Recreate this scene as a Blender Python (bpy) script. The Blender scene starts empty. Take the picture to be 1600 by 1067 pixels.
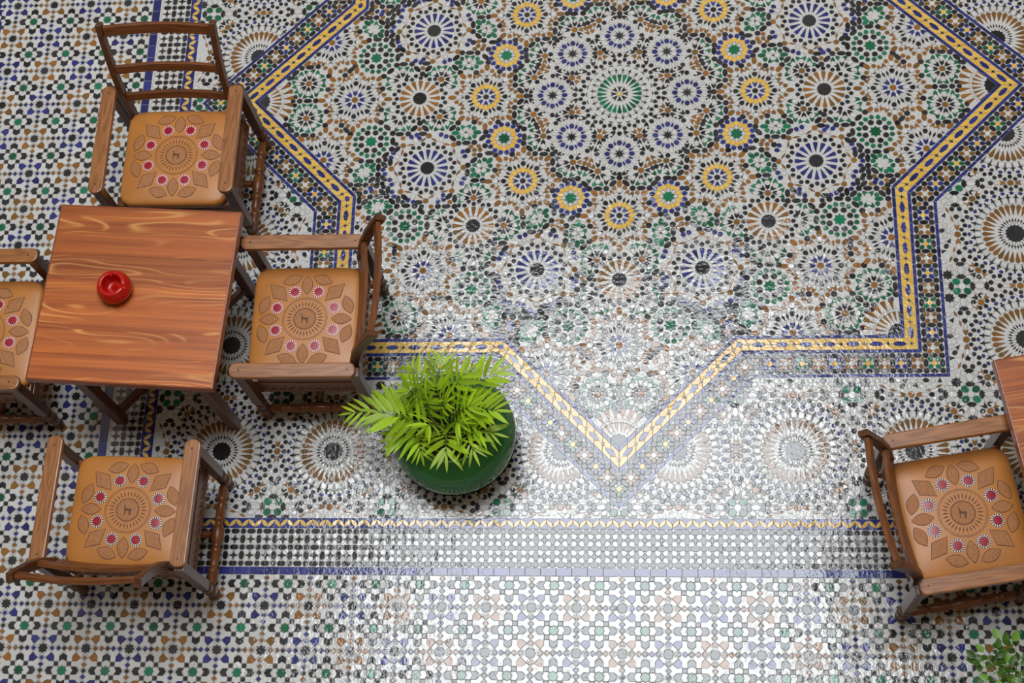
import bpy, bmesh, math, random
from math import pi, cos, sin, hypot, atan2, radians, sqrt, floor as ifloor
from mathutils import Vector, Matrix
random.seed(7)
SC = bpy.context.scene
COL = SC.collection
# ---------------------------------------------------------------- camera
FPX = 2425.27
ROT = ((0.995580963738868, 0.00808624547445333, 0.09355830949153361),
       (0.025682830719267608, 0.9348556070966056, -0.354097989384693),
       (-0.09032683348281478, 0.3549360597546601, 0.9305167685962484))
CPOS = (0.19385691718521741, -4.204445259208292, 7.328225088489158)
cd = bpy.data.cameras.new('camera')
cd.sensor_fit = 'HORIZONTAL'; cd.sensor_width = 36.0; cd.lens = FPX / 1600 * 36
cd.clip_start = 0.05; cd.clip_end = 200
cam = bpy.data.objects.new('camera', cd); COL.objects.link(cam)
cam.matrix_world = Matrix.Translation(CPOS) @ Matrix(ROT).to_4x4()
SC.camera = cam
# ---------------------------------------------------------------- light: bright overcast sky over the open roof of the courtyard
SKY = 8.8
w = bpy.data.worlds.new('world'); SC.world = w; w.use_nodes = True
nt = w.node_tree; nt.nodes.clear()
bgd = nt.nodes.new('ShaderNodeBackground'); wo = nt.nodes.new('ShaderNodeOutputWorld')
bgd.inputs[0].default_value = (0.90, 0.95, 1.0, 1); bgd.inputs[1].default_value = SKY
nt.links.new(bgd.outputs[0], wo.inputs[0])
ROOF_Z = 13.0
OPEN = (-3.9, 2.55, -2.2, 4.05)      # x0 x1 y0 y1 of the roof opening
pl_ = bpy.data.lights.new('sky_portal', 'AREA'); pl_.shape = 'RECTANGLE'
pl_.size = OPEN[1] - OPEN[0]; pl_.size_y = OPEN[3] - OPEN[2]; pl_.cycles.is_portal = True
po = bpy.data.objects.new('sky_portal', pl_); COL.objects.link(po)
po.location = ((OPEN[0] + OPEN[1]) / 2, (OPEN[2] + OPEN[3]) / 2, ROOF_Z + 0.2)
vs = SC.view_settings
vs.view_transform = 'Standard'; vs.look = 'None'; vs.gamma = 1.0; vs.use_curve_mapping = False
vs.exposure = 0.27
SC.cycles.use_denoising = True
SC.cycles.max_bounces = 6; SC.cycles.diffuse_bounces = 3; SC.cycles.glossy_bounces = 3
SC.cycles.caustics_reflective = False; SC.cycles.caustics_refractive = False

# ---------------------------------------------------------------- helpers
def px(x, y, z=0.0):
    v = (x - CPOS[0], y - CPOS[1], z - CPOS[2])
    c = [sum(ROT[k][i] * v[k] for k in range(3)) for i in range(3)]
    return 800 + FPX * c[0] / -c[2], 533.5 - FPX * c[1] / -c[2]

def link(name, me, parent=None, loc=None, rot=None):
    o = bpy.data.objects.new(name, me); COL.objects.link(o)
    if parent is not None: o.parent = parent
    if loc is not None: o.location = loc
    if rot is not None: o.rotation_euler = rot
    return o

def tag(o, label=None, cat=None, group=None, kind=None):
    if label: o['label'] = label
    if cat: o['category'] = cat
    if group: o['group'] = group
    if kind: o['kind'] = kind
    return o

def mesh(name, verts, faces, mats, mi=None, smooth=False):
    me = bpy.data.meshes.new(name)
    me.from_pydata(verts, [], faces)
    for m in (mats if isinstance(mats, (list, tuple)) else [mats]): me.materials.append(m)
    if mi: me.polygons.foreach_set('material_index', mi)
    if smooth: me.polygons.foreach_set('use_smooth', [True] * len(me.polygons))
    me.update()
    return me

# ---------------------------------------------------------------- materials
def new_mat(name):
    m = bpy.data.materials.new(name); m.use_nodes = True
    t = m.node_tree; b = t.nodes['Principled BSDF']
    return m, t, b

def N(t, typ, **kw):
    n = t.nodes.new(typ)
    for k, v in kw.items(): setattr(n, k, v)
    return n

def glaze(name, c0, c1, rough=0.13, bump=0.14, spec=0.5):
    """glazed tile: two firing tones mixed at random tile by tile, fine waviness"""
    m, t, b = new_mat(name)
    g = N(t, 'ShaderNodeNewGeometry'); oi = N(t, 'ShaderNodeObjectInfo')
    ad = N(t, 'ShaderNodeMath', operation='ADD'); fr = N(t, 'ShaderNodeMath', operation='FRACT')
    t.links.new(g.outputs['Random Per Island'], ad.inputs[0]); t.links.new(oi.outputs['Random'], ad.inputs[1])
    t.links.new(ad.outputs[0], fr.inputs[0])
    tc = N(t, 'ShaderNodeTexCoord')
    nz = N(t, 'ShaderNodeTexNoise'); nz.inputs['Scale'].default_value = 60; nz.inputs['Detail'].default_value = 3
    t.links.new(g.outputs['Position'], nz.inputs['Vector'])
    mm = N(t, 'ShaderNodeMath', operation='MULTIPLY_ADD'); mm.inputs[1].default_value = 0.5; 
    t.links.new(nz.outputs['Fac'], mm.inputs[0])
    m2 = N(t, 'ShaderNodeMath', operation='MULTIPLY_ADD'); m2.inputs[1].default_value = 1.0; m2.inputs[2].default_value = -0.25
    t.links.new(fr.outputs[0], m2.inputs[0]); t.links.new(m2.outputs[0], mm.inputs[2])
    mx = N(t, 'ShaderNodeMix', data_type='RGBA')
    mx.inputs[6].default_value = (*c0, 1); mx.inputs[7].default_value = (*c1, 1)
    t.links.new(mm.outputs[0], mx.inputs[0])
    t.links.new(mx.outputs[2], b.inputs['Base Color'])
    b.inputs['Roughness'].default_value = rough; b.inputs['IOR'].default_value = 1.63
    n2 = N(t, 'ShaderNodeTexNoise'); n2.inputs['Scale'].default_value = 52; n2.inputs['Detail'].default_value = 2
    t.links.new(g.outputs['Position'], n2.inputs['Vector'])
    bp = N(t, 'ShaderNodeBump'); bp.inputs['Strength'].default_value = bump; bp.inputs['Distance'].default_value = 0.01
    t.links.new(n2.outputs['Fac'], bp.inputs['Height']); t.links.new(bp.outputs[0], b.inputs['Normal'])
    return m

def plain(name, c, rough=0.5, spec=None, noise=0.0, scale=20, bump=0.0, metal=0.0):
    m, t, b = new_mat(name)
    b.inputs['Base Color'].default_value = (*c, 1); b.inputs['Roughness'].default_value = rough
    b.inputs['Metallic'].default_value = metal
    if spec is not None: b.inputs['Specular IOR Level'].default_value = spec
    if noise or bump:
        tc = N(t, 'ShaderNodeTexCoord'); nz = N(t, 'ShaderNodeTexNoise')
        nz.inputs['Scale'].default_value = scale; nz.inputs['Detail'].default_value = 5
        t.links.new(tc.outputs['Object'], nz.inputs['Vector'])
        if noise:
            mx = N(t, 'ShaderNodeMix', data_type='RGBA')
            mx.inputs[6].default_value = (*[v * (1 - noise) for v in c], 1); mx.inputs[7].default_value = (*[min(1, v * (1 + noise)) for v in c], 1)
            t.links.new(nz.outputs['Fac'], mx.inputs[0]); t.links.new(mx.outputs[2], b.inputs['Base Color'])
        if bump:
            bp = N(t, 'ShaderNodeBump'); bp.inputs['Strength'].default_value = bump; bp.inputs['Distance'].default_value = 0.005
            t.links.new(nz.outputs['Fac'], bp.inputs['Height']); t.links.new(bp.outputs[0], b.inputs['Normal'])
    return m

def wood(name, dark, light, axis='x', rough=0.32, grain=1.0, cathedral=0.0):
    """varnished wood; grain runs along one axis of the piece"""
    m, t, b = new_mat(name)
    tc = N(t, 'ShaderNodeTexCoord'); mp = N(t, 'ShaderNodeMapping')
    s = {'x': (0.12, 1, 1), 'y': (1, 0.12, 1), 'z': (1, 1, 0.12)}[axis]
    mp.inputs['Scale'].default_value = s
    oi = N(t, 'ShaderNodeObjectInfo'); ml = N(t, 'ShaderNodeMath', operation='MULTIPLY'); ml.inputs[1].default_value = 17.0
    t.links.new(oi.outputs['Random'], ml.inputs[0])
    va = N(t, 'ShaderNodeVectorMath', operation='ADD')
    t.links.new(tc.outputs['Object'], va.inputs[0]); t.links.new(ml.outputs[0], va.inputs[1])
    t.links.new(va.outputs[0], mp.inputs['Vector'])
    n1 = N(t, 'ShaderNodeTexNoise'); n1.inputs['Scale'].default_value = 14; n1.inputs['Detail'].default_value = 2
    n2 = N(t, 'ShaderNodeTexNoise'); n2.inputs['Scale'].default_value = 90; n2.inputs['Detail'].default_value = 6
    for n in (n1, n2): t.links.new(mp.outputs[0], n.inputs['Vector'])
    # rings: sine of slow noise
    mu = N(t, 'ShaderNodeMath', operation='MULTIPLY'); mu.inputs[1].default_value = 55 * grain
    sn = N(t, 'ShaderNodeMath', operation='SINE'); t.links.new(n1.outputs['Fac'], mu.inputs[0]); t.links.new(mu.outputs[0], sn.inputs[0])
    pw = N(t, 'ShaderNodeMath', operation='MULTIPLY_ADD'); pw.inputs[1].default_value = 0.22 + cathedral; pw.inputs[2].default_value = 0.05
    t.links.new(sn.outputs[0], pw.inputs[0])
    ad = N(t, 'ShaderNodeMath', operation='ADD', use_clamp=True); t.links.new(pw.outputs[0], ad.inputs[0]); t.links.new(n2.outputs['Fac'], ad.inputs[1])
    mx = N(t, 'ShaderNodeMix', data_type='RGBA'); mx.inputs[6].default_value = (*dark, 1); mx.inputs[7].default_value = (*light, 1)
    t.links.new(ad.outputs[0], mx.inputs[0]); t.links.new(mx.outputs[2], b.inputs['Base Color'])
    b.inputs['Roughness'].default_value = rough
    bp = N(t, 'ShaderNodeBump'); bp.inputs['Strength'].default_value = 0.08; bp.inputs['Distance'].default_value = 0.002
    t.links.new(n2.outputs['Fac'], bp.inputs['Height']); t.links.new(bp.outputs[0], b.inputs['Normal'])
    return m

def plank_wood(name, mid, dark, light, rough=0.34):
    """laminated pine: long straight streaks, thin pale growth lines, tone changing from board to board"""
    m, t, b = new_mat(name)
    tc = N(t, 'ShaderNodeTexCoord'); oi = N(t, 'ShaderNodeObjectInfo'); ml = N(t, 'ShaderNodeMath', operation='MULTIPLY'); ml.inputs[1].default_value = 23.0
    t.links.new(oi.outputs['Random'], ml.inputs[0])
    va = N(t, 'ShaderNodeVectorMath', operation='ADD'); t.links.new(tc.outputs['Object'], va.inputs[0]); t.links.new(ml.outputs[0], va.inputs[1])
    def noise(sx, sy, scale, det, rgh=.5):
        mp = N(t, 'ShaderNodeMapping'); mp.inputs['Scale'].default_value = (sx, sy, 1); t.links.new(va.outputs[0], mp.inputs['Vector'])
        n = N(t, 'ShaderNodeTexNoise'); n.inputs['Scale'].default_value = scale; n.inputs['Detail'].default_value = det; n.inputs['Roughness'].default_value = rgh
        t.links.new(mp.outputs[0], n.inputs['Vector']); return n.outputs['Fac']
    def math_(op, a, v=None, c=None, clamp=False):
        n = N(t, 'ShaderNodeMath', operation=op, use_clamp=clamp); t.links.new(a, n.inputs[0])
        if v is not None:
            if isinstance(v, (int, float)): n.inputs[1].default_value = v
            else: t.links.new(v, n.inputs[1])
        if c is not None: n.inputs[2].default_value = c
        return n.outputs[0]
    rings = math_('SINE', math_('MULTIPLY', noise(.16, 1, 7.5, 1), 75))
    line = math_('POWER', math_('MULTIPLY_ADD', rings, .5, .5), 7)
    zone = N(t, 'ShaderNodeMapRange'); zone.inputs['From Min'].default_value = .46; zone.inputs['From Max'].default_value = .62
    t.links.new(noise(.25, 1.2, 6, 1), zone.inputs['Value'])
    streak = N(t, 'ShaderNodeMapRange'); streak.inputs['From Min'].default_value = .36; streak.inputs['From Max'].default_value = .66
    t.links.new(noise(.05, 1.6, 16, 4, .6), streak.inputs['Value'])
    m1 = N(t, 'ShaderNodeMix', data_type='RGBA'); m1.inputs[6].default_value = (*dark, 1); m1.inputs[7].default_value = (*mid, 1); t.links.new(streak.outputs[0], m1.inputs[0])
    m2 = N(t, 'ShaderNodeMix', data_type='RGBA'); m2.inputs[7].default_value = (*light, 1); t.links.new(m1.outputs[2], m2.inputs[6])
    t.links.new(math_('MULTIPLY', math_('MULTIPLY', line, zone.outputs[0]), .75), m2.inputs[0])
    hs = N(t, 'ShaderNodeHueSaturation'); t.links.new(m2.outputs[2], hs.inputs['Color']); t.links.new(math_('MULTIPLY_ADD', oi.outputs['Random'], .35, .82), hs.inputs['Value'])
    t.links.new(hs.outputs[0], b.inputs['Base Color']); b.inputs['Roughness'].default_value = rough
    return m

GL = {
    'white':  glaze('white_glaze', (0.62, 0.61, 0.585), (0.74, 0.73, 0.71), bump=0.16),
    'black':  glaze('black_glaze', (0.014, 0.014, 0.016), (0.042, 0.042, 0.046)),
    'brown':  glaze('brown_glaze', (0.20, 0.10, 0.022), (0.38, 0.15, 0.028)),
    'brown2': glaze('dark_brown_glaze', (0.17, 0.088, 0.022), (0.27, 0.115, 0.030)),
    'blue':   glaze('blue_glaze', (0.018, 0.022, 0.12), (0.040, 0.050, 0.26)),
    'green':  glaze('green_glaze', (0.006, 0.085, 0.036), (0.014, 0.22, 0.105)),
    'yellow': glaze('yellow_glaze', (0.80, 0.47, 0.08), (0.90, 0.58, 0.13)),
}
GROUT = plain('grout', (0.30, 0.29, 0.28), 0.9)
def bed_mat():
    """white glazed chips too small to pick apart, with fine recessed joints"""
    m = GL['white'].copy(); m.name = 'white_chip_bed'; t = m.node_tree; b = t.nodes['Principled BSDF']
    g = N(t, 'ShaderNodeNewGeometry'); vo = N(t, 'ShaderNodeTexVoronoi', feature='DISTANCE_TO_EDGE'); vo.inputs['Scale'].default_value = 42
    t.links.new(g.outputs['Position'], vo.inputs['Vector'])
    mr = N(t, 'ShaderNodeMapRange'); mr.inputs['From Min'].default_value = 0.02; mr.inputs['From Max'].default_value = 0.045
    t.links.new(vo.outputs['Distance'], mr.inputs['Value'])
    old = b.inputs['Base Color'].links[0].from_socket
    mx = N(t, 'ShaderNodeMix', data_type='RGBA'); mx.inputs[6].default_value = (0.46, 0.45, 0.43, 1)
    t.links.new(mr.outputs[0], mx.inputs[0]); t.links.new(old, mx.inputs[7]); t.links.new(mx.outputs[2], b.inputs['Base Color'])
    r2 = N(t, 'ShaderNodeMapRange'); r2.inputs['To Min'].default_value = 0.85; r2.inputs['To Max'].default_value = 0.13
    t.links.new(mr.outputs[0], r2.inputs['Value']); t.links.new(r2.outputs[0], b.inputs['Roughness'])
    return m
BED = bed_mat()
PLASTER = plain('plaster', (0.34, 0.28, 0.21), 0.9, noise=0.08, scale=3)
CEIL = plain('dark_timber_ceiling', (0.16, 0.10, 0.06), 0.8)

# ---------------------------------------------------------------- room: courtyard walls, roof with its opening, floor bed
RX0, RX1, RY0, RY1 = -5.5, 5.0, -6.6, 7.0
def boxes(name, bl, mat, parent=None):
    V, F = [], []
    for x0, x1, y0, y1, z0, z1 in bl:
        k = len(V)
        V += [(x, y, z) for z in (z0, z1) for y in (y0, y1) for x in (x0, x1)]
        F += [tuple(k + i for i in f) for f in ((0, 2, 3, 1), (4, 5, 7, 6), (0, 1, 5, 4), (2, 6, 7, 3), (0, 4, 6, 2), (1, 3, 7, 5))]
    return link(name, mesh(name, V, F, mat), parent)
tag(boxes('wall_west', [(RX0 - .3, RX0, RY0 - .3, RY1 + .3, 0, ROOF_Z)], PLASTER), kind='structure')
tag(boxes('wall_east', [(RX1, RX1 + .3, RY0 - .3, RY1 + .3, 0, ROOF_Z)], PLASTER), kind='structure')
tag(boxes('wall_south', [(RX0, RX1, RY0 - .3, RY0, 0, ROOF_Z)], PLASTER), kind='structure')
tag(boxes('wall_north', [(RX0, RX1, RY1, RY1 + .3, 0, ROOF_Z)], PLASTER), kind='structure')
tag(boxes('ceiling', [(RX0 - .3, OPEN[0], RY0 - .3, RY1 + .3, ROOF_Z, ROOF_Z + .25), (OPEN[1], RX1 + .3, RY0 - .3, RY1 + .3, ROOF_Z, ROOF_Z + .25),
    (OPEN[0], OPEN[1], RY0 - .3, OPEN[2], ROOF_Z, ROOF_Z + .25), (OPEN[0], OPEN[1], OPEN[3], RY1 + .3, ROOF_Z, ROOF_Z + .25)], CEIL), kind='structure')
FLOOR = tag(link('floor', mesh('floor', [(RX0, RY0, 0), (RX1, RY0, 0), (RX1, RY1, 0), (RX0, RY1, 0), (RX0, RY0, -.1), (RX1, RY0, -.1), (RX1, RY1, -.1), (RX0, RY1, -.1)],
    [(0, 1, 2, 3), (7, 6, 5, 4), (0, 4, 5, 1), (1, 5, 6, 2), (2, 6, 7, 3), (3, 7, 4, 0)], BED)),
    'courtyard floor of small glazed mosaic tiles in star and rosette patterns', kind='structure')

# ================================================================ mosaic floor
# plan unit U = 1 is the tip radius of the yellow star frame (2 m); every tile is (kind, x, y, angle, half length, half width)
U = 2.0
def ngon(n, r2=None, ph=0.0):
    if r2 is None: return [(cos(2 * pi * i / n + ph), sin(2 * pi * i / n + ph)) for i in range(n)]
    return [((1 if i % 2 == 0 else r2) * cos(pi * i / n + ph), (1 if i % 2 == 0 else r2) * sin(pi * i / n + ph)) for i in range(2 * n)]
SHP = {
    'octagon': ngon(8, ph=pi / 8), 'disc': ngon(12), 'scallop': ngon(16, 0.88), 'star': ngon(8, 0.72), 'spiky': ngon(8, 0.48),
    'cross': ngon(4, 0.36), 'fourstar': [(1, 0), (.45, .14), (.26, .26), (.14, .45), (0, 1), (-.14, .45), (-.26, .26), (-.45, .14), (-1, 0), (-.45, -.14), (-.26, -.26), (-.14, -.45), (0, -1), (.14, -.45), (.26, -.26), (.45, -.14)],
    'oval': [(1, 0), (.80, .55), (.38, .96), (-.38, .96), (-.80, .55), (-1, 0), (-.80, -.55), (-.38, -.96), (.38, -.96), (.80, -.55)],
    'hexoval': [(1, .3), (.62, 1), (-.62, 1), (-1, .3), (-1, -.3), (-.62, -1), (.62, -1), (1, -.3)],
    'lozenge': [(1, 0), (0, 1), (-1, 0), (0, -1)], 'leaf': [(1, 0), (.45, .8), (0, 1), (-.45, .8), (-1, 0), (-.45, -.8), (0, -1), (.45, -.8)],
    'dart': [(1, 0), (.25, .72), (-.95, 1), (-.38, 0), (-.95, -1), (.25, -.72)],
    'kite': [(1, 0), (.45, .82), (-.35, 1), (-.95, .42), (-.95, -.42), (-.35, -1), (.45, -.82)],
    'pale': [(1, 0), (.1, .95), (-.75, .8), (-1, 0), (-.75, -.8), (.1, -.95)],
    'petal': [(1, .10), (-.72, 1), (-1, .72), (-1, -.72), (-.72, -1), (1, -.10)],
    'petalp': [(1, .06), (-.55, 1), (-.8, .75), (-1, 0), (-.8, -.75), (-.55, -1), (1, -.06)],
    'arm': [(1, .06), (-.15, .22), (-.3, .9), (-.5, .28), (-1, .28), (-1, -.28), (-.5, -.28), (-.3, -.9), (-.15, -.22), (1, -.06)],
    'square': [(1, .9), (-1, 1), (-1, -1), (1, -.9)], 'triangle': [(1, 0), (-.7, 1), (-.7, -1)],
    'crescent': [(1, -.2), (.6, .7), (0, 1), (-.6, .7), (-1, -.2), (-.55, .1), (0, .3), (.55, .1)],
    'crown': [(.2, 1), (-.4, .8), (-.75, .3), (-.75, -.3), (-.4, -.8), (.2, -1), (.45, -.55), (1, -.3), (.55, 0), (1, .3), (.45, .55)],
    'bead': [(1, 0), (.86, .5), (.55, .75), (.22, .75), (0, 1), (-.22, .75), (-.55, .75), (-.86, .5), (-1, 0), (-.86, -.5), (-.55, -.75), (-.22, -.75), (0, -1), (.22, -.75), (.55, -.75), (.86, -.5)],
}
# kind -> (object name, glaze, shape)
KIND = {
    'K': ('black_octagon_tile', 'black', 'octagon'), 'N': ('brown_octagon_tile', 'brown', 'octagon'), 'o': ('black_oval_tile', 'black', 'oval'),
    'O': ('brown_oval_tile', 'brown', 'oval'), 'V': ('green_oval_tile', 'green', 'oval'), 'd': ('black_dart_tile', 'black', 'dart'), 'g': ('green_dart_tile', 'green', 'dart'),
    'b': ('brown_dart_tile', 'brown', 'dart'), 'l': ('blue_dart_tile', 'blue', 'dart'), 'k': ('black_kite_tile', 'black', 'kite'), 'G': ('green_kite_tile', 'green', 'kite'),
    'B': ('brown_kite_tile', 'brown', 'kite'), 'L': ('blue_kite_tile', 'blue', 'kite'), 'w': ('white_kite_tile', 'white', 'pale'), 't': ('black_triangle_tile', 'black', 'triangle'),
    'Y': ('yellow_kite_tile', 'yellow', 'kite'), 'yo': ('yellow_octagon_tile', 'yellow', 'octagon'), 'wo': ('white_octagon_tile', 'white', 'octagon'),
    'bs': ('black_scalloped_disc_tile', 'black', 'scallop'), 'gs': ('green_star_tile', 'green', 'star'), 'ks': ('black_star_tile', 'black', 'star'), 'kp': ('black_spiky_star_tile', 'black', 'spiky'),
    'Bp': ('brown_petal_tile', 'brown', 'petal'), 'Lp': ('blue_petal_tile', 'blue', 'petal'), 'Gp': ('green_petal_tile', 'green', 'petal'), 'Rp': ('ochre_petal_tile', 'brown2', 'petalp'),
    'kr': ('black_rhomb_tile', 'black', 'lozenge'), 'Lr': ('blue_rhomb_tile', 'blue', 'lozenge'), 'Br': ('brown_rhomb_tile', 'brown', 'lozenge'), 'Ll': ('blue_lozenge_tile', 'blue', 'oval'),
    'kc': ('black_cross_tile', 'black', 'cross'), 'ka': ('black_arm_tile', 'black', 'arm'), 'kq': ('black_crescent_tile', 'black', 'crescent'), 'wq': ('white_square_tile', 'white', 'square'),
    'cr': ('black_crown_tile', 'black', 'crown'), 'wv': ('white_oval_tile', 'white', 'oval'), 'be': ('blue_bead_tile', 'blue', 'bead'), 'f4': ('black_four_point_star_tile', 'black', 'fourstar'),
    'ho': ('black_hexagon_tile', 'black', 'hexoval'), 'yl': ('yellow_leaf_tile', 'yellow', 'leaf'), 'kd': ('black_diamond_tile', 'black', 'lozenge'), 'Ld': ('blue_diamond_tile', 'blue', 'lozenge'),
    'Bd': ('brown_diamond_tile', 'brown', 'lozenge'), 'kk': ('small_black_square_tile', 'black', 'square'),
}
FREE = {'bl': ('blue_border_tile', 'blue'), 'yb': ('yellow_border_tile', 'yellow'), 'bb': ('broad_blue_border_tile', 'blue'), 'bq': ('blue_leaf_border_tile', 'blue'),
        'wy': ('white_forked_tile', 'white'), 'wc': ('white_chevron_tile', 'white'), 'wh': ('white_angle_tile', 'white'), 'ha': ('black_arrow_tile', 'black'), 'hB': ('brown_heart_tile', 'brown'), 'hL': ('blue_heart_tile', 'blue')}
# half length, half width in plan units
SZ = {'K': (.0079, .0079), 'N': (.0082, .0082), 'o': (.0121, .0066), 'O': (.0117, .0064), 'V': (.0112, .0063), 'd': (.0082, .0066), 'g': (.0078, .0062), 'b': (.0078, .0062), 'l': (.0085, .0068),
      'k': (.0070, .0064), 'G': (.0070, .0062), 'B': (.0066, .0060), 'L': (.0072, .0062), 'w': (.0078, .0058), 't': (.0038, .0034), 'Y': (.0090, .0068)}
RT2 = sqrt(0.5)
BL0, YE0, YE1, BL1, BL2, BL3 = .987, 1.0, 1.0425, 1.0552, 1.1324, 1.1452
def star_depth(x, y, R):
    h = R * RT2
    a = h - max(abs(x), abs(y)); b_ = h - max(abs(x + y), abs(x - y)) * RT2
    return max(a, b_)
TILES = []
GRID = {}
def near(x, y, d):
    c = .015
    i, j = int(ifloor(x / c)), int(ifloor(y / c))
    for a in (i - 1, i, i + 1):
        for b_ in (j - 1, j, j + 1):
            for (p, q) in GRID.get((a, b_), ()):
                if hypot(p - x, q - y) < d: return True
    return False
def put(kind, x, y, ang=0.0, hl=None, hw=None, dd=0.0, clip=None):
    if clip == 'in' and star_depth(x, y, BL0) < -.010: return
    if clip == 'out' and (star_depth(x, y, BL3) > .010 or abs(x) > 1.1765 + .010 or y < -1.168 - .010): return
    if dd and near(x, y, dd): return
    u, v = px(x * U, y * U)
    if not (-190 < u < 1790 and -190 < v < 1230): return
    s = SZ.get(kind)
    if hl is None: hl = s[0]
    if hw is None: hw = s[1] if s else hl
    pts_ = [(x, y)]
    if hl > .0120:
        pts_ += [(x + e * hl * cos(ang), y + e * hl * sin(ang)) for e in (-.6, .6)]
        if hw > .015: pts_ += [(x + .6 * hl * cos(a_ * pi / 4), y + .6 * hl * sin(a_ * pi / 4)) for a_ in range(8)]
    for p_ in pts_: GRID.setdefault((int(ifloor(p_[0] / .015)), int(ifloor(p_[1] / .015))), []).append(p_)
    TILES.append([kind, x, y, ang, hl, hw, clip, None])
def poly(kind, pts, clip=None):
    cx = sum(p[0] for p in pts) / len(pts); cy = sum(p[1] for p in pts) / len(pts)
    u, v = px(cx * U, cy * U)
    if not (-190 < u < 1790 and -190 < v < 1230): return
    TILES.append([kind, cx, cy, 0, 0, 0, clip, [(p[0] - cx, p[1] - cy) for p in pts]])
def ring(kind, cx, cy, n, ph, r, hl=None, hw=None, out=False, dd=0.0, clip='in', tang=False, keep=None):
    for i in range(n):
        a = radians(ph + 360.0 / n * i)
        x, y = cx + r * cos(a), cy + r * sin(a)
        if keep and not keep(x, y): continue
        put(kind, x, y, a + (0 if out else pi) + (pi / 2 if tang else 0), hl, hw, dd, clip)

D8 = [(m, k) for k in range(8) for m in (1, -1)]
def orbit(r, deg):
    seen = []
    for k in range(8):
        for m in (1, -1):
            a = radians(m * deg + 45 * k); p = (r * cos(a), r * sin(a))
            if all(hypot(p[0] - q[0], p[1] - q[1]) > 1e-4 for q in seen): seen.append(p)
    return seen
# --- central 24-petal rosette
put('yo', 0, 0, 0, .0063, .0063)
ring('d', 0, 0, 8, 0, .0165, .0080, .0052); ring('w', 0, 0, 8, 22.5, .0150, .0070, .0030)
ring('Gp', 0, 0, 24, 0, .0465, .0122, .0058); ring('ka', 0, 0, 24, 7.5, .0700, .0080, .0052); ring('kq', 0, 0, 24, 0, .0865, .0066, .0034, tang=True)
ring('wq', 0, 0, 24, 0, .0665, .0058, .0052)
for i in range(24):
    for rr, ph in ((.0985, 0), (.1056, 7.5)):
        a = radians(15 * i + ph); x, y = rr * cos(a), rr * sin(a)
        put('k', x, y, a, .0063, .0056)
def motif_h(cx, cy, yellow):
    if yellow:
        put('K', cx, cy, 0, .0078, .0078); ring('l', cx, cy, 8, 0, .0190, .0076, .0058); ring('Y', cx, cy, 16, 0, .0335, .0088, .0066, out=True)
    else:
        put('N', cx, cy, 0, .0085, .0085); ring('l', cx, cy, 8, 0, .0205, .0090, .0070)
        ring('w', cx, cy, 8, 22.5, .0260, .0095, .0040); ring('w', cx, cy, 8, 0, .0350, .0085, .0045)
    for i in range(8):
        for s in (-1, 1):
            for kd, da, r, hl, hw, o in (('kr', 15.5, .0450, .0092, .0034, 0), ('w', 8, .0605, .0080, .0036, 0), ('b', 17.2, .0708, .0078, .0058, 1), ('B', 10.0, .0815, .0064, .0058, 1)):
                a = radians(45 * i + s * da); put(kd, cx + r * cos(a), cy + r * sin(a), a + (0 if o else pi), hl, hw, 0, 'in')
    ring('k', cx, cy, 8, 0, .0505, .0074, .0066); ring('t', cx, cy, 8, 0, .0632, .0032, .0036); ring('w', cx, cy, 8, 0, .0745, .0085, .0072, out=True)
    ring('O', cx, cy, 8, 0, .0918)
def motif_d(cx, cy):
    put('gs', cx, cy, pi / 8, .0165, .0165); ring('w', cx, cy, 8, 0, .0185, .0060, .0040)
    ring('Y', cx, cy, 8, 0, .0310, .0078, .0066); ring('Y', cx, cy, 8, 22.5, .0285, .0080, .0062, out=True)
    ring('L', cx, cy, 16, 11.25, .0432, .0074, .0066, out=True)
def motif_b(cx, cy):
    put('kp', cx, cy, 0, .0150, .0150); ring('w', cx, cy, 8, 22.5, .0190, .0085, .0052)
    ring('L', cx, cy, 8, 0, .0330, .0080, .0066, out=True); ring('Lr', cx, cy, 8, 22.5, .0315, .0092, .0034)
    ring('K', cx, cy, 8, 0, .0465, .0022, .0022); ring('t', cx, cy, 8, 22.5, .0552, .0034, .0040); ring('w', cx, cy, 8, 12, .0450, .0095, .0042); ring('w', cx, cy, 8, -12, .0450, .0095, .0042)
    ring('k', cx, cy, 8, 0, .0595, dd=.0095)
def motif_f(cx, cy, blue):
    put('bs', cx, cy, 0, .0195, .0195)
    ring('Lp' if blue else 'Bp', cx, cy, 16, 0, .0405, .0143, .0061)
    a, b_ = (.0662, .0730) if blue else (.0637, .0706)
    ring('k', cx, cy, 16, 0, a, .0062, .0058, out=True); ring('k', cx, cy, 16, 11.25, b_, .0062, .0058)
    if blue:
        for i in range(8):
            a0 = radians(45 * i); t = (.0945 * cos(a0), .0945 * sin(a0)); put('N', cx + .0968 * cos(a0), cy + .0968 * sin(a0), a0, .0074, .0074, 0, 'in')
            for s in (-1, 1):
                a1 = a0 + s * pi / 8; c = (.0795 * cos(a1), .0795 * sin(a1))
                put('Br', cx + .5 * (t[0] + c[0]), cy + .5 * (t[1] + c[1]), atan2(t[1] - c[1], t[0] - c[0]), .0118, .0029, 0, 'in')
        ring('L', cx, cy, 8, 22.5 - 4.2, .1045, dd=.0095); ring('L', cx, cy, 8, 22.5 + 4.2, .1045, dd=.0095); ring('w', cx, cy, 8, 22.5, .0915, .0075, .0066, out=True)
def motif_j(cx, cy):
    put('gs', cx, cy, 0, .0165, .0165); ring('K', cx, cy, 8, 22.5, .0285); ring('G', cx, cy, 16, 11.25, .0437, out=True, hl=.0068, hw=.0062)
    ring('K', cx, cy, 8, 22.5, .0625, dd=.009); ring('o', cx, cy, 8, 0, .0592, tang=True, dd=.009)
for q in orbit(.180, 0): motif_b(*q)
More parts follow.
